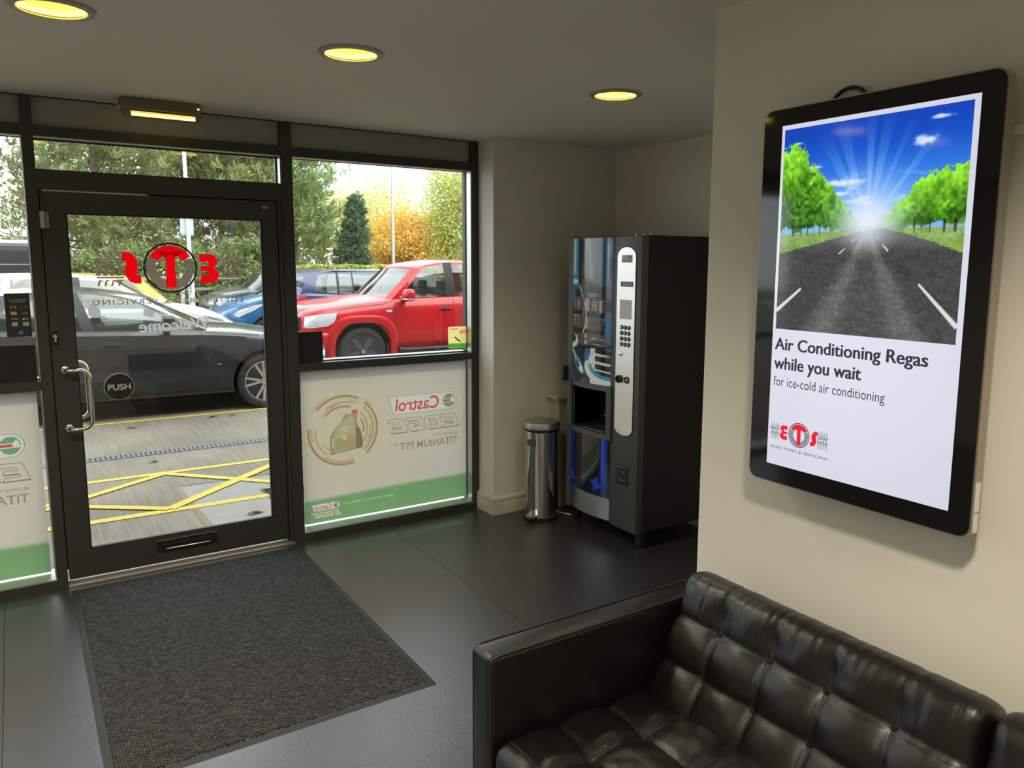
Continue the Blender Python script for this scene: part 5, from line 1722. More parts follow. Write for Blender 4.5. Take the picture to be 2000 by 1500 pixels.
        # windscreen and rear window between the first / last lines of both sides
        for end, nm in ((0, 'windscreen'), (-1, 'rear_window')):
            b, t_, _ = Ls[end]
            sgn = -1 if end == 0 else 1
            bow_ = sp.get('bow', (0.16, 0.07))[0 if end == 0 else 1]
            U = np.linspace(-1, 1, 13)
            rows = []
            for t in T:
                p = s.side_pt(b, t_, t)
                rows.append([(p.x+sgn*bow_*(1-u*u), p.y*u, p.z+0.03*(1-u*u)*(1 if t > 0.9 else 0.6)) for u in U])
            A = np.array(rows)
            g0, g1 = 1, 11
            s.P(MB().grid(A[1:6, g0:g1+1]), nm, WINDSCREEN if end == 0 else sp.get('rear_glass', gtint), None, 60)
            frame.grid(A[:, 0:g0+1]).grid(A[:, g1:])
            black.grid(A[0:2, g0:g1+1])
            frame.grid(A[5:7, g0:g1+1])
        # roof skin
        U = np.linspace(-1, 1, 13)
        n = len(roofline)
        f0, f1 = sp.get('bow', (0.16, 0.07))
        rows = []
        for i, p in enumerate(roofline):
            k = i/(n-1)
            dx = -f0*max(0, 1-k*4)+f1*max(0, 1-(1-k)*4)
            rows.append([(p.x+dx*(1-u*u), p.y*u, p.z+0.03*(1-u*u)+0.012*(1-u*u)*math.sin(PI*k)) for u in U])
        s.P(MB().grid(np.array(rows)), 'roof', sp.get('roof_m', s.pm), None, 50)
        s.P(frame, 'pillars', s.pm, None, 40)
        s.P(black, 'window_trim', TRIM, None, 40)
        # seats and dashboard
        xf = Ls[0][0]
        fz = float(s.top(xf))
        s.P(MB().rbox(xf+0.05, xf+0.45, -0.62, 0.62, fz-0.25, fz-0.02, 0.05, 2), 'dashboard', SEATM)
        seat_x = (xf+1.10, xf+2.0) if not sp.get('one_row') else (xf+1.10,)
        for x in seat_x:
            if x > Ls[-1][0]-0.2:
                continue
            for y in (-0.36, 0.36):
                st_ = MB().rbox(x-0.05, x+0.10, y-0.25, y+0.25, 0.45, fz+0.10, 0.05, 2)
                st_.rbox(x+0.0, x+0.09, y-0.13, y+0.13, fz+0.12, fz+0.28, 0.04, 2)
                s.P(st_, 'seat', SEATM, None, 40)
    def wheel(s, ax, sd):
        r = s.sp['r']
        w = float(s.hw(ax))-0.012
        wd = 0.215
        y1 = sd*w
        y0 = sd*(w-wd)
        dirn = sd
        rr = s.sp.get('rim', r*0.70)
        pr = [(rr*0.94, y0), (r*0.93, y0), (r, y0+dirn*0.03), (r, y1-dirn*0.035), (r*0.965, y1-dirn*0.012), (r*0.86, y1), (rr+0.012, y1-dirn*0.006), (rr*0.985, y1-dirn*0.022)]
        c = (ax, 0, r)
        ty = s.P(MB().lathe(pr, c, 40, 'y'), 'wheel', TYRE, None, 40)
        rm = s.sp.get('rimm', ALLOY)
        rim = MB()
        rim.lathe([(rr*1.0, y1-dirn*0.010), (rr*0.95, y1-dirn*0.012), (rr*0.92, y1-dirn*0.05), (rr*0.90, y0+dirn*0.02), (rr*0.98, y0+dirn*0.01)], c, 40, 'y', closed=True)
        n = s.sp.get('spokes', 5)
        dbl = s.sp.get('double', True)
        for k in range(n):
            a0 = 2*PI*k/n+s.sp.get('spin', 0.3)
            for da in ((-0.20, 0.20) if dbl else (0,)):
                ws = rr*(0.055 if dbl else 0.15)
                pts = []
                for (rad, off, wv) in ((rr*0.16, da*0.5, ws*1.2), (rr*0.95, da, ws)):
                    for q in (-1, 1):
                        a = a0+off
                        pts.append((rad*math.cos(a)-q*wv*math.sin(a), rad*math.sin(a)+q*wv*math.cos(a)))
                P4 = [pts[0], pts[2], pts[3], pts[1]]
                rim.prism([(p[0], p[1]) for p in P4], lambda u, v, d: (ax+u, d, r+v), y1-dirn*0.018, y1-dirn*0.045)
        rim.lathe([(rr*0.20, y1-dirn*0.05), (rr*0.20, y1-dirn*0.014), (rr*0.12, y1-dirn*0.008)], c, 20, 'y')
        ro = s.P(rim, 'rim', rm, ty, 35)
        s.P(MB().lathe([(rr*0.88, y1-dirn*0.10), (rr*0.88, y1-dirn*0.105)], c, 30, 'y'), 'brake_shadow_plate', TRIM, ty, 35)
        if s.sp.get('disc', True):
            s.P(MB().lathe([(rr*0.72, y1-dirn*0.085), (rr*0.72, y1-dirn*0.09), (rr*0.3, y1-dirn*0.09)], c, 30, 'y'), 'brake_disc', X['steelb'], ty, 35)
        s.P(MB().lathe([(rr*0.115, y1-dirn*0.012), (rr*0.10, y1-dirn*0.004), (0, y1-dirn*0.003)], c, 20, 'y'), 'hub_cap', s.sp.get('hubm', CHROME), ty, 40)
    def patch(s, name, poly_xz, m, off=0.006, parent=None, cuts=4, sides=(-1, 1), thick=0.0):
        for sd in sides:
            bm = bmesh.new()
            vv = [bm.verts.new((x, 0, z)) for x, z in poly_xz]
            f = bm.faces.new(vv)
            bm.normal_update()
            bmesh.ops.triangulate(bm, faces=[f], ngon_method='EAR_CLIP')
            for _ in range(2):
                bmesh.ops.subdivide_edges(bm, edges=list(bm.edges), cuts=1, use_grid_fill=True)
            for v in bm.verts:
                v.co.y = sd*(s.sy(v.co.x, v.co.z)+off)
            me = bpy.data.meshes.new(name)
            bm.to_mesh(me)
            bm.free()
            finish(me, name, m, parent or s.root, 50, local=True)
    def seam(s, pts, w=0.009, sides=(-1, 1), m=None, off=0.002, name='panel_gap'):
        P = [Vector(p) for p in pts]
        dense = []
        for a, b in zip(P[:-1], P[1:]):
            k = max(2, int((b-a).length/0.06))
            dense += [a+(b-a)*i/k for i in range(k)]
        dense.append(P[-1])
        for sd in sides:
            vs_, fs = [], []
            for i, p in enumerate(dense):
                t = (dense[min(i+1, len(dense)-1)]-dense[max(i-1, 0)]).normalized()
                nn = Vector((-t.y, t.x))*w/2
                for q in (1, -1):
                    x, z = p.x+nn.x*q, p.y+nn.y*q
                    vs_.append((x, sd*(s.sy(x, z)+off), z))
            for i in range(len(dense)-1):
                fs.append((2*i, 2*i+1, 2*i+3, 2*i+2))
            s.P(MB().add(vs_, fs), name, m or TRIM, None, None)
    def mirror(s, x, z, m2=None, w=0.22, h=0.15, sides=(-1, 1)):
        for sd in sides:
            y = s.sy(x, z-0.12)
            mb = MB()
            prof = []
            n = 10
            rows = []
            for k, (dx, sc) in enumerate(((-0.085, 0.25), (-0.075, 0.62), (-0.045, 0.90), (0.0, 1.0), (0.05, 1.0), (0.065, 0.96))):
                row = []
                for a in np.linspace(0, 2*PI, 17):
                    ca, sa = math.cos(a), math.sin(a)
                    sq = (abs(ca)**3+abs(sa)**3)**(-1/3)
                    row.append((x+dx, sd*(y+0.06+w/2)+ca*sq*w/2*sc, z+sa*sq*h/2*sc))
                rows.append(row)
            mb.grid(np.array(rows))
            mb.add(rows[0], [tuple(range(17))]).add(rows[-1], [tuple(range(17))])
            o = s.P(mb, 'door_mirror', m2 or s.pm, None, 45)
            s.P(MB().rbox(x-0.04, x+0.03, sd*(y-0.02), sd*(y+0.10), z-h*0.55, z-h*0.25, 0.01, 2), 'mirror_arm', TRIM, o, 40)
            s.P(MB().rbox(x-0.079, x+0.04, sd*(y+0.058), sd*(y+0.062+w), z-h*0.40, z-h*0.27, 0.008, 2), 'indicator_strip', CHROME, o, 40)
    def handle(s, x, z, m2=None):
        for sd in (-1, 1):
            y = s.sy(x, z)
            o = s.P(MB().rbox(x-0.105, x+0.105, sd*(y+0.008), sd*(y+0.035), z-0.014, z+0.014, 0.010, 2), 'door_handle', m2 or s.pm, None, 40)
            s.patch('handle_recess', [(x-0.075, z-0.035), (x+0.075, z-0.035), (x+0.095, z), (x+0.075, z+0.04), (x-0.075, z+0.04), (x-0.095, z)], TRIM, 0.003, o, sides=(sd,))

# --- black saloon beside the kerb line (drives towards +X)
bp_ = paint('paint_black', (0.014, 0.016, 0.020), 0.25)
bmw = Car('saloon_car', 'black saloon car parked right outside the glass door', 'car', (3.42, 6.03), 1, dict(
    L=4.94, r=0.338, rim=0.250, fa=0.89, ra=3.865, arch=0.385, yaw=-0.03, rw=0.60,
    plan=[(0, 0.55), (0.06, 0.72), (0.2, 0.83), (0.5, 0.905), (1.2, 0.925), (2.5, 0.935), (3.9, 0.925), (4.6, 0.87), (4.85, 0.80), (4.94, 0.70)],
    top=[(0, 0.60), (0.06, 0.70), (0.25, 0.79), (0.88, 0.915), (1.55, 0.985), (2.2, 1.005), (3.4, 1.045), (3.95, 1.075), (4.6, 1.075), (4.88, 1.03), (4.94, 0.95)],
    bot=[(0, 0.24), (0.3, 0.18), (4.4, 0.20), (4.94, 0.34)], shoulder=0.76,
    roof=[(2.2, 1.33), (2.42, 1.395), (2.75, 1.445), (3.1, 1.455), (3.45, 1.43), (3.75, 1.36)],
    lines=[(1.50, 2.28, 'p'), (1.62, 2.36, 'g'), (2.68, 2.83, 'b'), (2.80, 2.93, 'g'), (3.62, 3.42, 'p'), (4.12, 3.66, 'e')],
    rimm=ALLOY, spokes=5, double=True, spin=0.0, glass=glass_mat('car_glass_green', (0.72, 0.80, 0.77), 0.07), rear_glass=CAR_GLASS_D, dark_from=3), bp_)
bmw.seam([(1.585, 0.99), (1.62, 0.90), (1.60, 0.60), (1.595, 0.26)])
bmw.seam([(2.66, 1.02), (2.72, 0.85), (2.76, 0.60), (2.74, 0.26)])
bmw.seam([(3.70, 1.04), (3.72, 0.85), (3.55, 0.60), (3.45, 0.26)])
bmw.seam([(1.60, 0.285), (3.45, 0.285)], 0.012)
bmw.seam([(0.95, 0.905), (1.3, 0.935), (1.56, 0.965)])
bmw.mirror(1.96, 1.125, None, 0.21, 0.14)
bmw.handle(2.53, 0.865)
bmw.handle(3.42, 0.895)
bmw.patch('side_vent', [(1.28, 0.50), (1.40, 0.54), (1.56, 0.33), (1.53, 0.31)], TRIM, 0.004)
bmw.patch('side_badge', [(1.405, 0.575), (1.455, 0.575), (1.450, 0.595), (1.400, 0.595)], CHROME, 0.005)
bmw.patch('headlight', [(0.12, 0.60), (0.55, 0.66), (0.62, 0.74), (0.25, 0.72), (0.10, 0.66)], LAMPG, 0.006)
bmw.patch('tail_light', [(4.45, 0.80), (4.88, 0.78), (4.90, 0.90), (4.5, 0.92)], TAIL, 0.006)
bmw.P(MB().rbox(-0.015, 0.03, -0.46, 0.46, 0.36, 0.66, 0.01, 2), 'grille', TRIM)
bmw.P(MB().rbox(-0.02, 0.015, -0.26, 0.26, 0.32, 0.43, 0.004, 2), 'number_plate', X['white'])

# --- red pickup (drives towards -X)
rp = mat('paint_red', (0.46, 0.002, 0.008), 0.3, coat=0.5, coatr=0.03, spec=0.3)
am = Car('pickup_truck', 'red double-cab pickup truck outside the right-hand window', 'pickup', (3.60, 8.03), -1, dict(
    L=5.25, r=0.388, rim=0.262, fa=0.925, ra=4.02, arch=0.475, rw=0.70,
    plan=[(0, 0.62), (0.05, 0.78), (0.2, 0.90), (0.5, 0.945), (1.2, 0.95), (3.0, 0.955), (5.0, 0.94), (5.25, 0.90)],
    top=[(0, 0.93), (0.06, 1.00), (0.25, 1.06), (0.7, 1.125), (1.2, 1.175), (1.5, 1.20), (2.5, 1.225), (3.6, 1.245), (5.25, 1.27)],
    bot=[(0, 0.42), (0.2, 0.38), (1.4, 0.36), (3.4, 0.36), (5.25, 0.50)], shoulder=0.80,
    crown=[(0, 0.02), (0.2, 0.06), (1.5, 0.07), (1.7, 0.03), (3.6, 0.01), (5.25, 0.01)],
    roof=[(1.95, 1.685), (2.2, 1.765), (2.6, 1.80), (3.2, 1.80), (3.6, 1.76)],
    lines=[(1.44, 2.00, 'p'), (1.56, 2.10, 'g'), (2.45, 2.44, 'b'), (2.62, 2.60, 'g'), (3.32, 3.27, 'p'), (3.60, 3.42, 'e')],
    rimm=ALLOYD, spokes=5, double=False, spin=0.94, bow=(0.22, 0.02)), rp)
am.seam([(1.47, 1.19), (1.475, 0.95), (1.50, 0.60), (1.54, 0.44)])
am.seam([(2.545, 1.22), (2.545, 0.80), (2.54, 0.44)])
am.seam([(3.42, 1.24), (3.45, 0.90), (3.38, 0.60), (3.30, 0.44)])
am.seam([(0.52, 1.055), (0.9, 1.10), (1.25, 1.125), (1.42, 1.165), (1.46, 1.19)], 0.010)
am.seam([(1.54, 0.435), (3.32, 0.435)], 0.012)
am.seam([(1.53, 0.72), (3.3, 0.74)], 0.010, m=rp, off=0.004, name='door_crease')
am.mirror(1.64, 1.275, None, 0.24, 0.20, (-1,))
am.handle(2.38, 1.035)
am.handle(3.22, 1.05)
am.patch('side_repeater', [(1.33, 1.005), (1.41, 1.005), (1.425, 1.02), (1.41, 1.036), (1.33, 1.036), (1.315, 1.02)], LAMPG, 0.006)
# flared arches
for ax in (0.925, 4.02):
    for sd in (-1, 1):
        rows = []
        for a in np.linspace(math.radians(-14), math.radians(194), 30):
            ca, sa = math.cos(a), math.sin(a)
            sq = (abs(ca)**3.2+abs(sa)**3.2)**(-1/3.2)
            row = []
            for (rad, o_) in ((0.585, 0.000), (0.578, 0.030), (0.545, 0.045), (0.498, 0.046), (0.462, 0.036), (0.455, -0.02)):
                x_, z_ = ax+rad*sq*ca*1.0, 0.40+rad*sq*sa*0.97
                w_ = am.sy(min(max(x_, 0.02), 5.2), min(max(z_, 0.45), 1.0))
                row.append((x_, sd*(max(w_, 0.90 if ax < 1 else 0.92)+o_), z_))
            rows.append(row)
        am.P(MB().grid(np.array(rows)), 'wheel_arch_flare', rp, None, 35)
        am.P(MB().box(ax+0.40, ax+0.43, sd*0.66, sd*0.94, 0.25, 0.50), 'mud_flap', TRIM)
# step bar, bumper, lamps, grille, bonnet guard
for sd in (-1, 1):
    am.P(MB().tube([(1.52, sd*0.99, 0.40), (1.62, sd*1.03, 0.385), (3.25, sd*1.03, 0.385), (3.35, sd*0.99, 0.40)], 0.038, 12), 'step_bar', TRIM, None, 40)
am.patch('headlight', [(0.035, 0.80), (0.10, 0.785), (0.36, 0.815), (0.46, 0.87), (0.52, 1.02), (0.25, 0.995), (0.06, 0.955)], LAMPG, 0.010)
am.P(MB().rbox(-0.035, 0.03, -0.66, 0.66, 0.74, 0.95, 0.01, 2), 'grille', TRIM)
for k in range(3):
    am.P(MB().rbox(-0.050, -0.03, -0.66, 0.66, 0.765+k*0.07, 0.790+k*0.07, 0.006, 2), 'grille_bar', CHROME)
for k in range(17):
    am.P(MB().box(-0.042, -0.034, -0.64+k*0.08, -0.625+k*0.08, 0.74, 0.95), 'grille_rib', TRIM)
bpr = MB()
rows = []
for z_, o_ in ((0.40, 0.0), (0.44, 0.035), (0.56, 0.055), (0.66, 0.055), (0.71, 0.030), (0.735, 0.0)):
    row = []
    for t in np.linspace(-1, 1, 25):
        y = 0.90*math.sin(t*PI/2)
        xx = 0.0+0.42*(1-math.cos(t*PI/2))**1.6*0.9
        row.append((xx-o_*math.cos(t*PI/2)-0.01, y+math.copysign(o_, t)*abs(math.sin(t*PI/2)), z_))
    rows.append(row)
am.P(bpr.grid(np.array(rows)), 'front_bumper', rp, None, 35)
rows = []
for k, (dx, z_) in enumerate(((-0.055, 0.955), (-0.065, 0.985), (-0.02, 1.045), (0.10, 1.085))):
    rows.append([(dx+0.34*abs(t)**2.6, 0.80*t, z_+(0.03 if k else 0.0)*(1-t*t)) for t in np.linspace(-1, 1, 21)])
am.P(MB().grid(np.array(rows)), 'bonnet_guard', mat('smoked_acrylic', (0.10, 0.10, 0.11), 0.12, coat=1.0), None, 50)
am.P(MB().box(3.68, 5.20, -0.80, 0.80, 1.235, 1.262), 'load_bed_cover', TRIM)
am.patch('tail_light', [(5.05, 0.80), (5.22, 0.80), (5.22, 1.20), (5.08, 1.20)], TAIL, 0.006)

# --- white compact car behind the saloon (drives towards +X)
wp = paint('paint_white', (0.62, 0.62, 0.62), 0.3)
wc = Car('compact_car', 'white car parked behind the black saloon', 'car', (2.93, 8.75), 1, dict(
    L=4.25, r=0.32, fa=0.80, ra=3.35, rw=0.60, yaw=-0.02,
    plan=[(0, 0.50), (0.06, 0.66), (0.2, 0.78), (0.5, 0.86), (1.2, 0.89), (3.3, 0.89), (3.9, 0.84), (4.25, 0.72)],
    top=[(0, 0.72), (0.08, 0.82), (0.25, 0.92), (0.5, 1.02), (0.9, 1.09), (1.2, 1.10), (3.3, 1.13), (4.0, 1.13), (4.25, 1.05)],
    bot=[(0, 0.24), (0.3, 0.2), (4.0, 0.22), (4.25, 0.32)],
    roof=[(1.5, 1.46), (1.9, 1.53), (2.5, 1.57), (3.2, 1.56), (3.8, 1.48)],
    lines=[(1.08, 1.78, 'p'), (1.22, 1.88, 'g'), (2.12, 2.15, 'b'), (2.22, 2.25, 'g'), (2.98, 2.95, 'p'), (3.10, 3.05, 'g'), (3.55, 3.35, 'p'), (4.0, 3.75, 'e')],
    bow=(0.10, 0.08)), wp)
wc.patch('headlight', [(0.16, 0.80), (0.42, 0.875), (0.62, 0.96), (0.50, 0.99), (0.22, 0.93), (0.12, 0.86)], LAMPG, 0.008)
wc.patch('headlight_bezel', [(0.26, 0.87), (0.44, 0.92), (0.58, 0.965), (0.50, 0.975), (0.30, 0.93)], LAMPD, 0.011)
wc.seam([(1.05, 1.08), (1.08, 0.8), (1.05, 0.28)])
wc.seam([(2.10, 1.11), (2.12, 0.7), (2.10, 0.28)])
wc.mirror(1.18, 1.20, None, 0.2, 0.14)
wc.handle(1.95, 0.98)

# --- yellow hatchback
yp = paint('paint_yellow', (0.52, 0.33, 0.008), 0.3)
yc = Car('hatchback_car', 'bright yellow hatchback seen tail-on beyond the white car', 'car', (-1.60, 11.65), -1, dict(
    L=4.10, r=0.32, fa=0.80, ra=3.35, rw=0.60,
    plan=[(0, 0.50), (0.06, 0.66), (0.2, 0.78), (0.5, 0.86), (3.3, 0.88), (3.8, 0.82), (4.10, 0.68)],
    top=[(0, 0.68), (0.08, 0.78), (0.25, 0.88), (0.9, 1.0), (2.5, 1.05), (3.2, 1.10), (3.75, 1.12), (3.95, 1.06), (4.10, 0.95)],
    bot=[(0, 0.24), (0.3, 0.2), (3.9, 0.24), (4.10, 0.34)],
    roof=[(1.5, 1.42), (1.9, 1.50), (2.6, 1.525), (3.2, 1.49), (3.6, 1.42)],
    lines=[(0.95, 1.65, 'p'), (1.10, 1.75, 'g'), (2.10, 2.12, 'b'), (2.2, 2.22, 'g'), (2.90, 2.86, 'p'), (3.12, 3.02, 'g'), (3.58, 3.30, 'p'), (3.92, 3.52, 'e')]), yp)
yc.patch('tail_light', [(3.84, 0.86), (4.06, 0.84), (4.07, 1.00), (3.90, 1.05)], TAIL, 0.010)
yc.seam([(2.15, 1.03), (2.18, 0.7), (2.15, 0.28)])

# --- blue hatchback, dark off-roader, blue estate
bl = paint('paint_blue', (0.008, 0.11, 0.28), 0.28)
bc_ = Car('hatchback_car', 'bright blue hatchback whose bonnet shows beside the door frame', 'car', (3.44, 12.66), -1, dict(
    L=4.0, r=0.31, fa=0.88, ra=3.35, rw=0.58,
    plan=[(0, 0.40), (0.06, 0.58), (0.2, 0.72), (0.5, 0.83), (1.2, 0.86), (3.3, 0.86), (4.0, 0.70)],
    top=[(0, 0.62), (0.08, 0.72), (0.25, 0.82), (0.5, 0.93), (0.9, 1.04), (1.2, 1.08), (3.3, 1.1), (4.0, 1.0)],
    bot=[(0, 0.24), (0.3, 0.2), (3.8, 0.22), (4.0, 0.32)],
    roof=[(1.5, 1.36), (1.9, 1.46), (2.5, 1.48), (3.2, 1.44), (3.7, 1.36)],
    lines=[(0.98, 1.62, 'p'), (1.12, 1.72, 'g'), (2.05, 2.08, 'b'), (2.15, 2.18, 'g'), (2.95, 2.92, 'p'), (3.75, 3.5, 'e')]), bl)
bc_.patch('headlight', [(0.22, 0.70), (0.30, 0.66), (0.62, 0.80), (0.86, 0.93), (0.60, 0.90), (0.28, 0.78)], LAMPG, 0.010)
bc_.seam([(0.30, 0.85), (0.6, 0.95), (1.0, 1.05)], 0.010)
dk = paint('paint_charcoal', (0.030, 0.042, 0.045), 0.3)
dc = Car('off_road_car', 'dark charcoal car behind the blue hatchback', 'car', (3.68, 15.1), -1, dict(
    L=4.2, r=0.34, fa=0.82, ra=3.4, rw=0.62,
    plan=[(0, 0.55), (0.06, 0.70), (0.2, 0.80), (0.5, 0.87), (3.3, 0.89), (4.2, 0.76)],
    top=[(0, 0.72), (0.06, 0.84), (0.2, 0.95), (0.6, 1.06), (1.0, 1.11), (3.3, 1.14), (4.2, 1.08)],
    bot=[(0, 0.30), (0.3, 0.25), (4.0, 0.26), (4.2, 0.36)],
    roof=[(1.4, 1.48), (1.8, 1.55), (2.5, 1.57), (3.2, 1.55), (3.9, 1.48)],
    lines=[(1.0, 1.45, 'p'), (1.12, 1.55, 'g'), (2.05, 2.08, 'b'), (2.15, 2.18, 'g'), (3.0, 2.98, 'p'), (3.95, 3.75, 'e')]), dk)
dc.patch('headlight', [(0.14, 0.80), (0.20, 0.77), (0.52, 0.82), (0.55, 0.95), (0.20, 0.93)], LAMPG, 0.010)
dc.patch('bumper_strip', [(0.03, 0.66), (0.60, 0.68), (0.60, 0.72), (0.03, 0.70)], CHROME, 0.012)
dc.patch('fog_lamp', [(0.04, 0.80), (0.09, 0.79), (0.10, 0.85), (0.05, 0.86)], CHROME, 0.010)
nv = paint('paint_navy', (0.045, 0.055, 0.14), 0.3, 0.2)
mv = Car('people_carrier', 'dark blue people carrier behind the red pickup', 'car', (9.03, 10.44), 1, dict(
    L=4.82, r=0.33, fa=0.90, ra=3.82, rw=0.66,
    plan=[(0, 0.55), (0.06, 0.70), (0.2, 0.82), (0.5, 0.90), (4.2, 0.91), (4.6, 0.88), (4.82, 0.80)],
    top=[(0, 0.70), (0.08, 0.80), (0.3, 0.92), (0.9, 1.05), (1.3, 1.08), (3.0, 1.12), (4.2, 1.20), (4.6, 1.22), (4.82, 1.16)],
    bot=[(0, 0.24), (0.3, 0.2), (4.6, 0.24), (4.82, 0.34)],
    roof=[(1.9, 1.50), (2.3, 1.58), (3.0, 1.61), (4.0, 1.595), (4.6, 1.53)],
    lines=[(1.15, 2.00, 'p'), (1.40, 2.12, 'g'), (2.45, 2.46, 'b'), (2.52, 2.53, 'g'), (3.68, 3.66, 'b'), (3.71, 3.69, 'g'), (3.96, 3.94, 'b'), (4.01, 3.99, 'g'), (4.46, 4.32, 'p'), (4.70, 4.50, 'e')],
    bow=(0.2, 0.10)), nv)
for sd in (-1, 1):
    mv.P(MB().tube([(2.2, sd*0.60, 1.58), (2.35, sd*0.61, 1.61), (4.0, sd*0.61, 1.615), (4.2, sd*0.60, 1.58)], 0.014, 8), 'roof_rail', TRIM, None, 40)
mv.P(MB().tube([(4.25, -0.1, 1.59), (4.45, -0.1, 1.72)], 0.004, 6), 'roof_aerial', TRIM)
mv.patch('tail_light', [(4.55, 0.92), (4.80, 0.92), (4.80, 1.14), (4.60, 1.17)], TAIL, 0.010)
mv.P(MB().rbox(4.70, 4.84, -0.55, 0.55, 1.47, 1.52, 0.015, 2), 'tailgate_lip', nv, None, 40)

# --- black panel van far left
vb = paint('paint_van', (0.016, 0.017, 0.020), 0.35)
vn = thing('panel_van', 'black panel van far off behind the pine at the left window', 'van', (-2.2, 23.0, ZG))
V = lambda mb, nm, m, sm=40: mb.build(nm, m, vn, sm)
V(MB().rbox(-5.2, 0.72, 22.0, 24.0, ZG+0.30, ZG+2.25, 0.12, 4), 'body', vb)
V(MB().rbox(-5.1, 0.62, 22.05, 23.95, ZG+2.20, ZG+2.33, 0.05, 3), 'roof', wp)
V(MB().box(-5.0, 0.60, 21.985, 22.0, ZG+1.62, ZG+1.66), 'side_strip', CHROME)
V(MB().box(-4.9, -0.4, 21.99, 22.0, ZG+1.05, ZG+1.08), 'side_groove', TRIM)
for xx in (-4.2, -0.4):
    for yy, d in ((22.02, 1), (23.98, -1)):
        w_ = V(MB().lathe([(0.20, yy), (0.34, yy), (0.36, yy+d*0.04), (0.36, yy+d*0.22)], (xx, 0, ZG+0.36), 28, 'y'), 'wheel', TYRE)
        MB().lathe([(0.0, yy-d*0.005), (0.20, yy), (0.20, yy+d*0.05)], (xx, 0, ZG+0.36), 24, 'y').build('hub_cap', ALLOY, w_, 40)

# ------------------------------------------------------------------ fence, posts
WOOD = mat('weathered_wood', (0.30, 0.27, 0.21), 0.85, noise=(6, 0.25, (1, 1, 8)))
fn = thing('rail_fence', 'weathered wooden post and rail fence covered in ivy behind the cars', 'fence', (6.0, 26.0, ZG))
PALEW = mat('pale_post', (0.62, 0.60, 0.55), 0.8, noise=(8, 0.12))
for i in range(-4, 9):
    x0 = 5.05+i*2.78
    MB().rbox(x0-0.07, x0+0.07, 25.93, 26.07, ZG, ZG+1.32, 0.015, 1).build('fence_post', PALEW if i in (0, 1) else WOOD, fn)
    for z in (0.33, 0.74, 1.15):
        MB().rbox(x0+0.03, x0+2.75, 25.965, 26.035, ZG+z-0.055+random.uniform(-0.015, 0.015), ZG+z+0.055, 0.012, 1).build('fence_rail', WOOD, fn)
PG = mat('galvanised_pole', (0.50, 0.53, 0.56), 0.5, metal=0.3)
lp1 = thing('lamp_post', 'tall pale lamp post with a square sign plate seen through the door', 'lamp post', (5.06, 24.3, ZG))
MB().tube([(5.06, 24.3, ZG), (5.06, 24.3, ZG+1.35)], 0.105, 20).build('base_column', PG, lp1, 50)
MB().tube([(5.06, 24.3, ZG+1.35), (5.06, 24.3, ZG+7.0)], [0.075, 0.055], 20).build('shaft', PG, lp1, 50)
sg_ = MB().rbox(4.83, 5.25, 24.37, 24.385, 2.50, 3.12, 0.02, 2).build('sign_plate', mat('sign_back', (0.55, 0.57, 0.60), 0.5), lp1)
for z in (2.55, 3.05):
    MB().box(4.84, 5.24, 24.352, 24.37, z, z+0.035).build('sign_bracket', PG, sg_)
for k, ch in enumerate('0086'):
    text_into(MB(), ch, lambda u, v, k=k: (4.995+0.05*u, 24.192, 0.90-k*0.11+0.08*v), offset=0.01).build('post_number', X['blackm'], lp1, fixn=False)
lp2 = thing('lamp_post', 'thin grey lamp post rising beyond the red pickup', 'lamp post', (15.0, 30.0, ZG))
MB().tube([(15.0, 30.0, ZG), (15.0, 30.0, 3.8)], 0.075, 14).build('shaft', PG, lp2, 50)
MB().tube([(15.0, 30.0, 3.8), (15.0, 30.0, 6.5)], 0.045, 14).build('upper_shaft', PG, lp2, 50)
MB().rbox(14.75, 15.25, 29.9, 30.3, 6.45, 6.58, 0.05, 2).build('lamp_head', PG, lp2, 40)

# ------------------------------------------------------------------ trees and shrubs
LEAF = attr_mat('leaves', rough=0.6, trans=0.30, spec=0.25)
BARK = mat('bark', (0.16, 0.10, 0.065), 0.9, noise=(5, 0.3, (4, 4, 1)))
BARKP = mat('birch_bark', (0.42, 0.38, 0.32), 0.9, noise=(9, 0.25))
def unit(v):
    return v/np.maximum(np.linalg.norm(v, axis=-1, keepdims=True), 1e-9)
def cards(name, c, a, b, colr, parent):
    """c centres, a/b half axes (N, 3): one rhombic leaf each"""
    n = len(c)
    P = np.stack([c-a, c+b, c+a, c-b], 1).reshape(-1, 3)
    me = bpy.data.meshes.new(name)
    me.vertices.add(4*n)
    me.vertices.foreach_set('co', P.reshape(-1))
    me.loops.add(4*n)
    me.loops.foreach_set('vertex_index', np.arange(4*n))
    me.polygons.add(n)
    me.polygons.foreach_set('loop_start', np.arange(0, 4*n, 4))
    me.update(calc_edges=True)
    ca = me.color_attributes.new('Col', 'FLOAT_COLOR', 'POINT')
    C = np.ones((n, 4, 4))
    C[:, :, :3] = colr[:, None, :]
    ca.data.foreach_set('color', C.reshape(-1))
    o = finish(me, name, LEAF, parent, fixn=False)
    o['kind'] = 'stuff'
    return o
FOL = 1.25
def palette(cols, n, jit=0.18):
    P = np.array([srgb(*c) for c in cols])
    P = (P*0.80+P.mean(1, keepdims=True)*0.20)*FOL
    k = rng.integers(0, len(P), n)
    w = rng.random((n, 1))
    C = P[k]*(1-w*0.5)+P[rng.integers(0, len(P), n)]*w*0.5
    return C*(1+jit*rng.normal(size=(n, 1)))
def trunk_(root, base, H, r, m=BARK, lean=(0, 0)):
    x, y, z = base
    pts = [(x+lean[0]*t+0.12*math.sin(5*t), y+lean[1]*t, z+H*t) for t in np.linspace(0, 1, 7)]
    MB().tube(pts, list(np.linspace(r, r*0.25, 7)), 10).build('trunk', m, root, 50)
    return pts
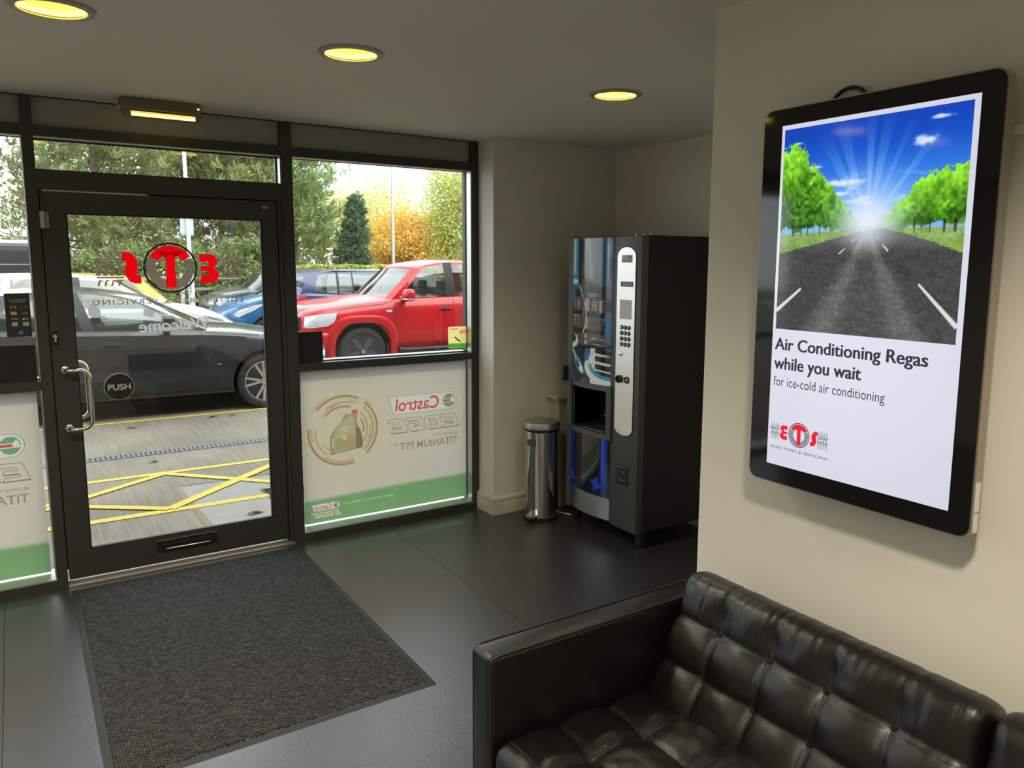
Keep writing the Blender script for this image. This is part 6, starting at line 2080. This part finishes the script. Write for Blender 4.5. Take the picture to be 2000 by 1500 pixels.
def pine(name, label, x, y, H, R, cols, nb=70, z0=1.6, tl=0.42, per=18, needles=15, sq=1.0, seed=0, cone=False):
    root = thing(name, label, 'tree', (x, y, ZG), group='trees beyond the fence')
    tp = trunk_(root, (x, y, ZG), H*0.96, 0.22, lean=(0.25, 0))
    g = np.random.default_rng(100+seed)
    tufts, dirs = [], []
    for k in range(nb):
        h = z0+(H-z0)*((k+g.random())/nb)
        az = k*2.39996+g.normal()*0.2
        rel = (h-z0)/(H-z0)
        ln = R*(1-rel**1.7)*(0.55+0.45*g.random())*(0.75+0.25*math.sin(min(1, rel*4+0.35)*PI/2))+0.4
        if cone:
            ln = R*(1-rel)*(0.75+0.25*g.random())+0.06
        d = np.array([math.cos(az), math.sin(az)*sq, 0.10+0.25*rel+0.15*g.normal()])
        d = d/np.linalg.norm(d)
        p0 = np.array([x+0.25*rel, y, ZG+h])
        pts = []
        for t in np.linspace(0, 1, 6):
            pts.append(p0+d*ln*t+np.array([0, 0, 0.18*ln*t*t-0.08*ln*t])+g.normal(size=3)*0.04)
        if k % 3 == 0:
            MB().tube(pts, list(np.linspace(0.05, 0.012, 6)), 5).build('branch', BARK, root, 50)
        for q in range(per):
            t = 0.30+0.70*g.random()**0.8
            i = min(int(t*5), 4)
            f = t*5-i
            p = pts[i]*(1-f)+pts[i+1]*f+g.normal(size=3)*np.array([0.42, 0.42, 0.24])*min(1.0, ln/2.0)
            if cone:
                p = pts[i]*(1-f)+pts[i+1]*f+g.normal(size=3)*0.10
            dd = d*0.5+np.array([0, 0, 0.30 if cone else 0.75])+g.normal(size=3)*0.32
            tufts.append(p)
            dirs.append(dd/np.linalg.norm(dd))
    tufts, dirs = np.array(tufts), np.array(dirs)
    n = len(tufts)
    T = np.repeat(tufts, needles, 0)
    D = np.repeat(dirs, needles, 0)
    base_c = np.repeat(palette(cols, n, 0.16), needles, 0)
    rad = unit(np.cross(D, rng.normal(size=D.shape)))
    nd = unit(D*0.85+rad*(0.55+0.5*rng.random((len(D), 1))))
    along = rng.random((len(D), 1))*tl*0.7
    ln = tl*0.42*(0.7+0.6*rng.random((len(D), 1)))
    c = T+D*along+nd*ln
    wv = unit(np.cross(nd, rng.normal(size=nd.shape)))*0.024
    cards('needles', c, nd*ln, wv, base_c*(0.85+0.3*rng.random((len(D), 1))), root)
    return root
def broadleaf(name, label, x, y, H, R, cols, n=9000, zc=None, rz=None, leaf=0.085, clumps=90, bark=BARK, weep=0.0, group='trees beyond the fence', cat='tree', trunk=True, seed=0):
    root = thing(name, label, cat, (x, y, ZG), group=group)
    zc = H*0.6 if zc is None else zc
    rz = H*0.42 if rz is None else rz
    g = np.random.default_rng(300+seed)
    if trunk:
        trunk_(root, (x, y, ZG), zc+rz*0.5, 0.16, bark)
    d = unit(g.normal(size=(clumps, 3)))
    cc = np.array([x, y, ZG+zc])+d*np.array([R, R*0.8, rz])*(g.random((clumps, 1))**0.35)
    if trunk:
        for k in range(0, clumps, max(1, clumps//10)):
            MB().tube([(x, y, ZG+zc*0.55), tuple((np.array([x, y, ZG+zc*0.7])+cc[k])/2), tuple(cc[k])], [0.06, 0.035, 0.012], 5).build('branch', bark, root, 50)
    k = g.integers(0, clumps, n)
    sp = g.normal(size=(n, 3))*np.array([R*0.17, R*0.17, rz*0.13])
    c = cc[k]+sp
    if weep:
        c[:, 2] -= weep*g.random(n)**1.5
        c[:, :2] += 0.06*np.sin(c[:, 2:3]*3+k[:, None])
    a = unit(g.normal(size=(n, 3))+np.array([0, 0, -0.9 if weep else 0]))*leaf*(0.7+0.6*g.random((n, 1)))
    b = unit(np.cross(a, g.normal(size=(n, 3))))*leaf*0.62
    cb = palette(cols, clumps, 0.10)[k]
    col_ = cb*0.6+palette(cols, n, 0.15)*0.4
    cards('foliage', c, a, b, np.clip(col_, 0.002, 0.9), root)
    return root
PG1 = [(112, 132, 70), (136, 152, 88), (98, 116, 66), (150, 162, 96), (134, 112, 74), (120, 122, 76)]
pine('pine_tree', 'big bushy pine filling the left of the door glass', 2.75, 31.0, 13.5, 3.6, PG1, 120, 1.3, 0.46, 20, 15, seed=1)
pine('pine_tree', 'broad mid-green pine behind the lamp post', 7.9, 32.5, 8.8, 3.3, [(118, 138, 70), (146, 160, 90), (102, 122, 64), (150, 150, 84), (134, 116, 74)], 100, 1.2, 0.44, 20, 15, seed=2)
pine('pine_tree', 'grey-green layered pine at the left edge of the right window', 11.1, 33.0, 9.6, 2.5, [(126, 150, 78), (150, 172, 100), (104, 130, 76), (140, 150, 84)], 80, 1.3, 0.46, 20, 14, seed=3)
pine('spruce_tree', 'dark blue-green pointed spruce in the right window', 13.35, 31.0, 4.55, 1.2, [(92, 118, 84), (112, 136, 100), (84, 108, 80)], 130, 0.3, 0.24, 12, 13, seed=4, cone=True)
broadleaf('birch_tree', 'yellow-leaved birch showing above the door', 8.9, 38.0, 12.0, 3.2, [(214, 196, 60), (190, 184, 60), (224, 206, 84), (160, 166, 62)], 11000, 7.6, 3.6, 0.10, 90, BARKP, seed=1)
broadleaf('willow_tree', 'pale yellow-green tree at the back of the right window', 19.3, 42.0, 7.2, 5.2, [(196, 198, 108), (208, 204, 124), (180, 186, 98), (214, 196, 110)], 14000, 3.6, 2.9, 0.10, 130, BARKP, seed=2)
broadleaf('maple_tree', 'orange and yellow autumn tree behind the red pickup', 18.5, 36.0, 4.6, 2.9, [(232, 176, 40), (222, 150, 44), (214, 196, 70), (236, 190, 58), (190, 190, 70)], 15000, 2.5, 2.1, 0.085, 120, BARK, seed=3)
broadleaf('weeping_birch', 'tall weeping birch at the right edge of the right window', 20.4, 33.5, 8.5, 1.9, [(172, 186, 84), (190, 196, 96), (150, 170, 78), (204, 190, 72)], 14000, 5.6, 2.4, 0.075, 110, BARKP, weep=3.2, seed=4)
broadleaf('evergreen_tree', 'dark evergreen behind the big pine', 4.6, 39.0, 10.0, 4.2, [(96, 116, 58), (112, 130, 66), (130, 140, 70)], 9000, 5.0, 4.2, 0.14, 90, BARK, seed=5)
broadleaf('evergreen_tree', 'mid-green tree behind the layered pine', 12.6, 40.0, 6.0, 2.8, [(110, 134, 66), (132, 150, 76), (150, 160, 80)], 8000, 3.6, 2.8, 0.13, 80, BARK, seed=6)
broadleaf('evergreen_tree', 'green tree low behind the weeping birch', 25.5, 38.0, 6.0, 3.4, [(120, 146, 66), (150, 164, 76), (170, 176, 80)], 8000, 2.8, 2.6, 0.11, 80, BARK, seed=7)
broadleaf('evergreen_tree', 'green tree at the far right beyond the pickup', 32.5, 37.0, 8.0, 3.8, [(120, 142, 70), (146, 158, 80), (168, 172, 86)], 9000, 3.8, 3.6, 0.12, 90, BARK, seed=8)
IVY = [(100, 126, 62), (122, 144, 74), (86, 108, 56), (142, 156, 80), (112, 104, 66)]
for i, (sx, w, h, lab) in enumerate(((0.4, 1.6, 2.6, 'leafy shrub behind the fence at the left of the door'), (2.9, 1.7, 2.5, 'leafy shrub behind the fence below the leaning pine trunk'),
                                     (5.7, 1.7, 2.6, 'ivy shrub behind the lamp post base'), (7.6, 1.4, 2.9, 'tall ivy shrub behind the white-topped fence post'))):
    broadleaf('ivy_shrub', lab, sx, 27.2, h, w, IVY, 8000, h*0.45, h*0.5, 0.075, 80, group='shrubs along the fence', cat='shrub', trunk=False, seed=20+i)
for i, (sx, w, h, lab) in enumerate(((3.9, 0.8, 0.95, 'ivy clump on the fence rails left of the lamp post'), (6.5, 0.9, 0.85, 'ivy clump on the fence rails right of the lamp post'), (7.55, 0.35, 1.5, 'ivy column climbing the fence by the dark car'))):
    broadleaf('ivy_clump', lab, sx, 25.78, h, w, IVY, 1800, h*0.5, h*0.5, 0.06, 30, group='ivy on the fence', cat='ivy', trunk=False, seed=30+i)
hg = thing('clipped_hedge', 'low clipped yellow-green hedge beyond the people carrier', 'hedge', (13.5, 27.4, ZG))
MB().rbox(8.9, 22.0, 27.0, 28.2, ZG, 1.38, 0.08, 2).build('hedge_core', mat('hedge_core', (0.05, 0.07, 0.02), 0.9), hg)
n = 16000
q = rng.random((n, 3))
top = q[:, 2] < 0.55
c = np.stack([8.8+13.3*q[:, 0], np.where(top, 26.95+1.3*q[:, 1], 26.92+0.06*rng.random(n)), np.where(top, 1.38+0.10*rng.random(n)+0.04*np.sin(q[:, 0]*60), ZG+1.52*q[:, 1])], -1)
a = unit(rng.normal(size=(n, 3)))*0.075
b = unit(np.cross(a, rng.normal(size=(n, 3))))*0.045
cards('foliage', c, a, b, palette([(176, 180, 60), (150, 164, 56), (196, 190, 70), (120, 140, 50)], n, 0.15), hg)
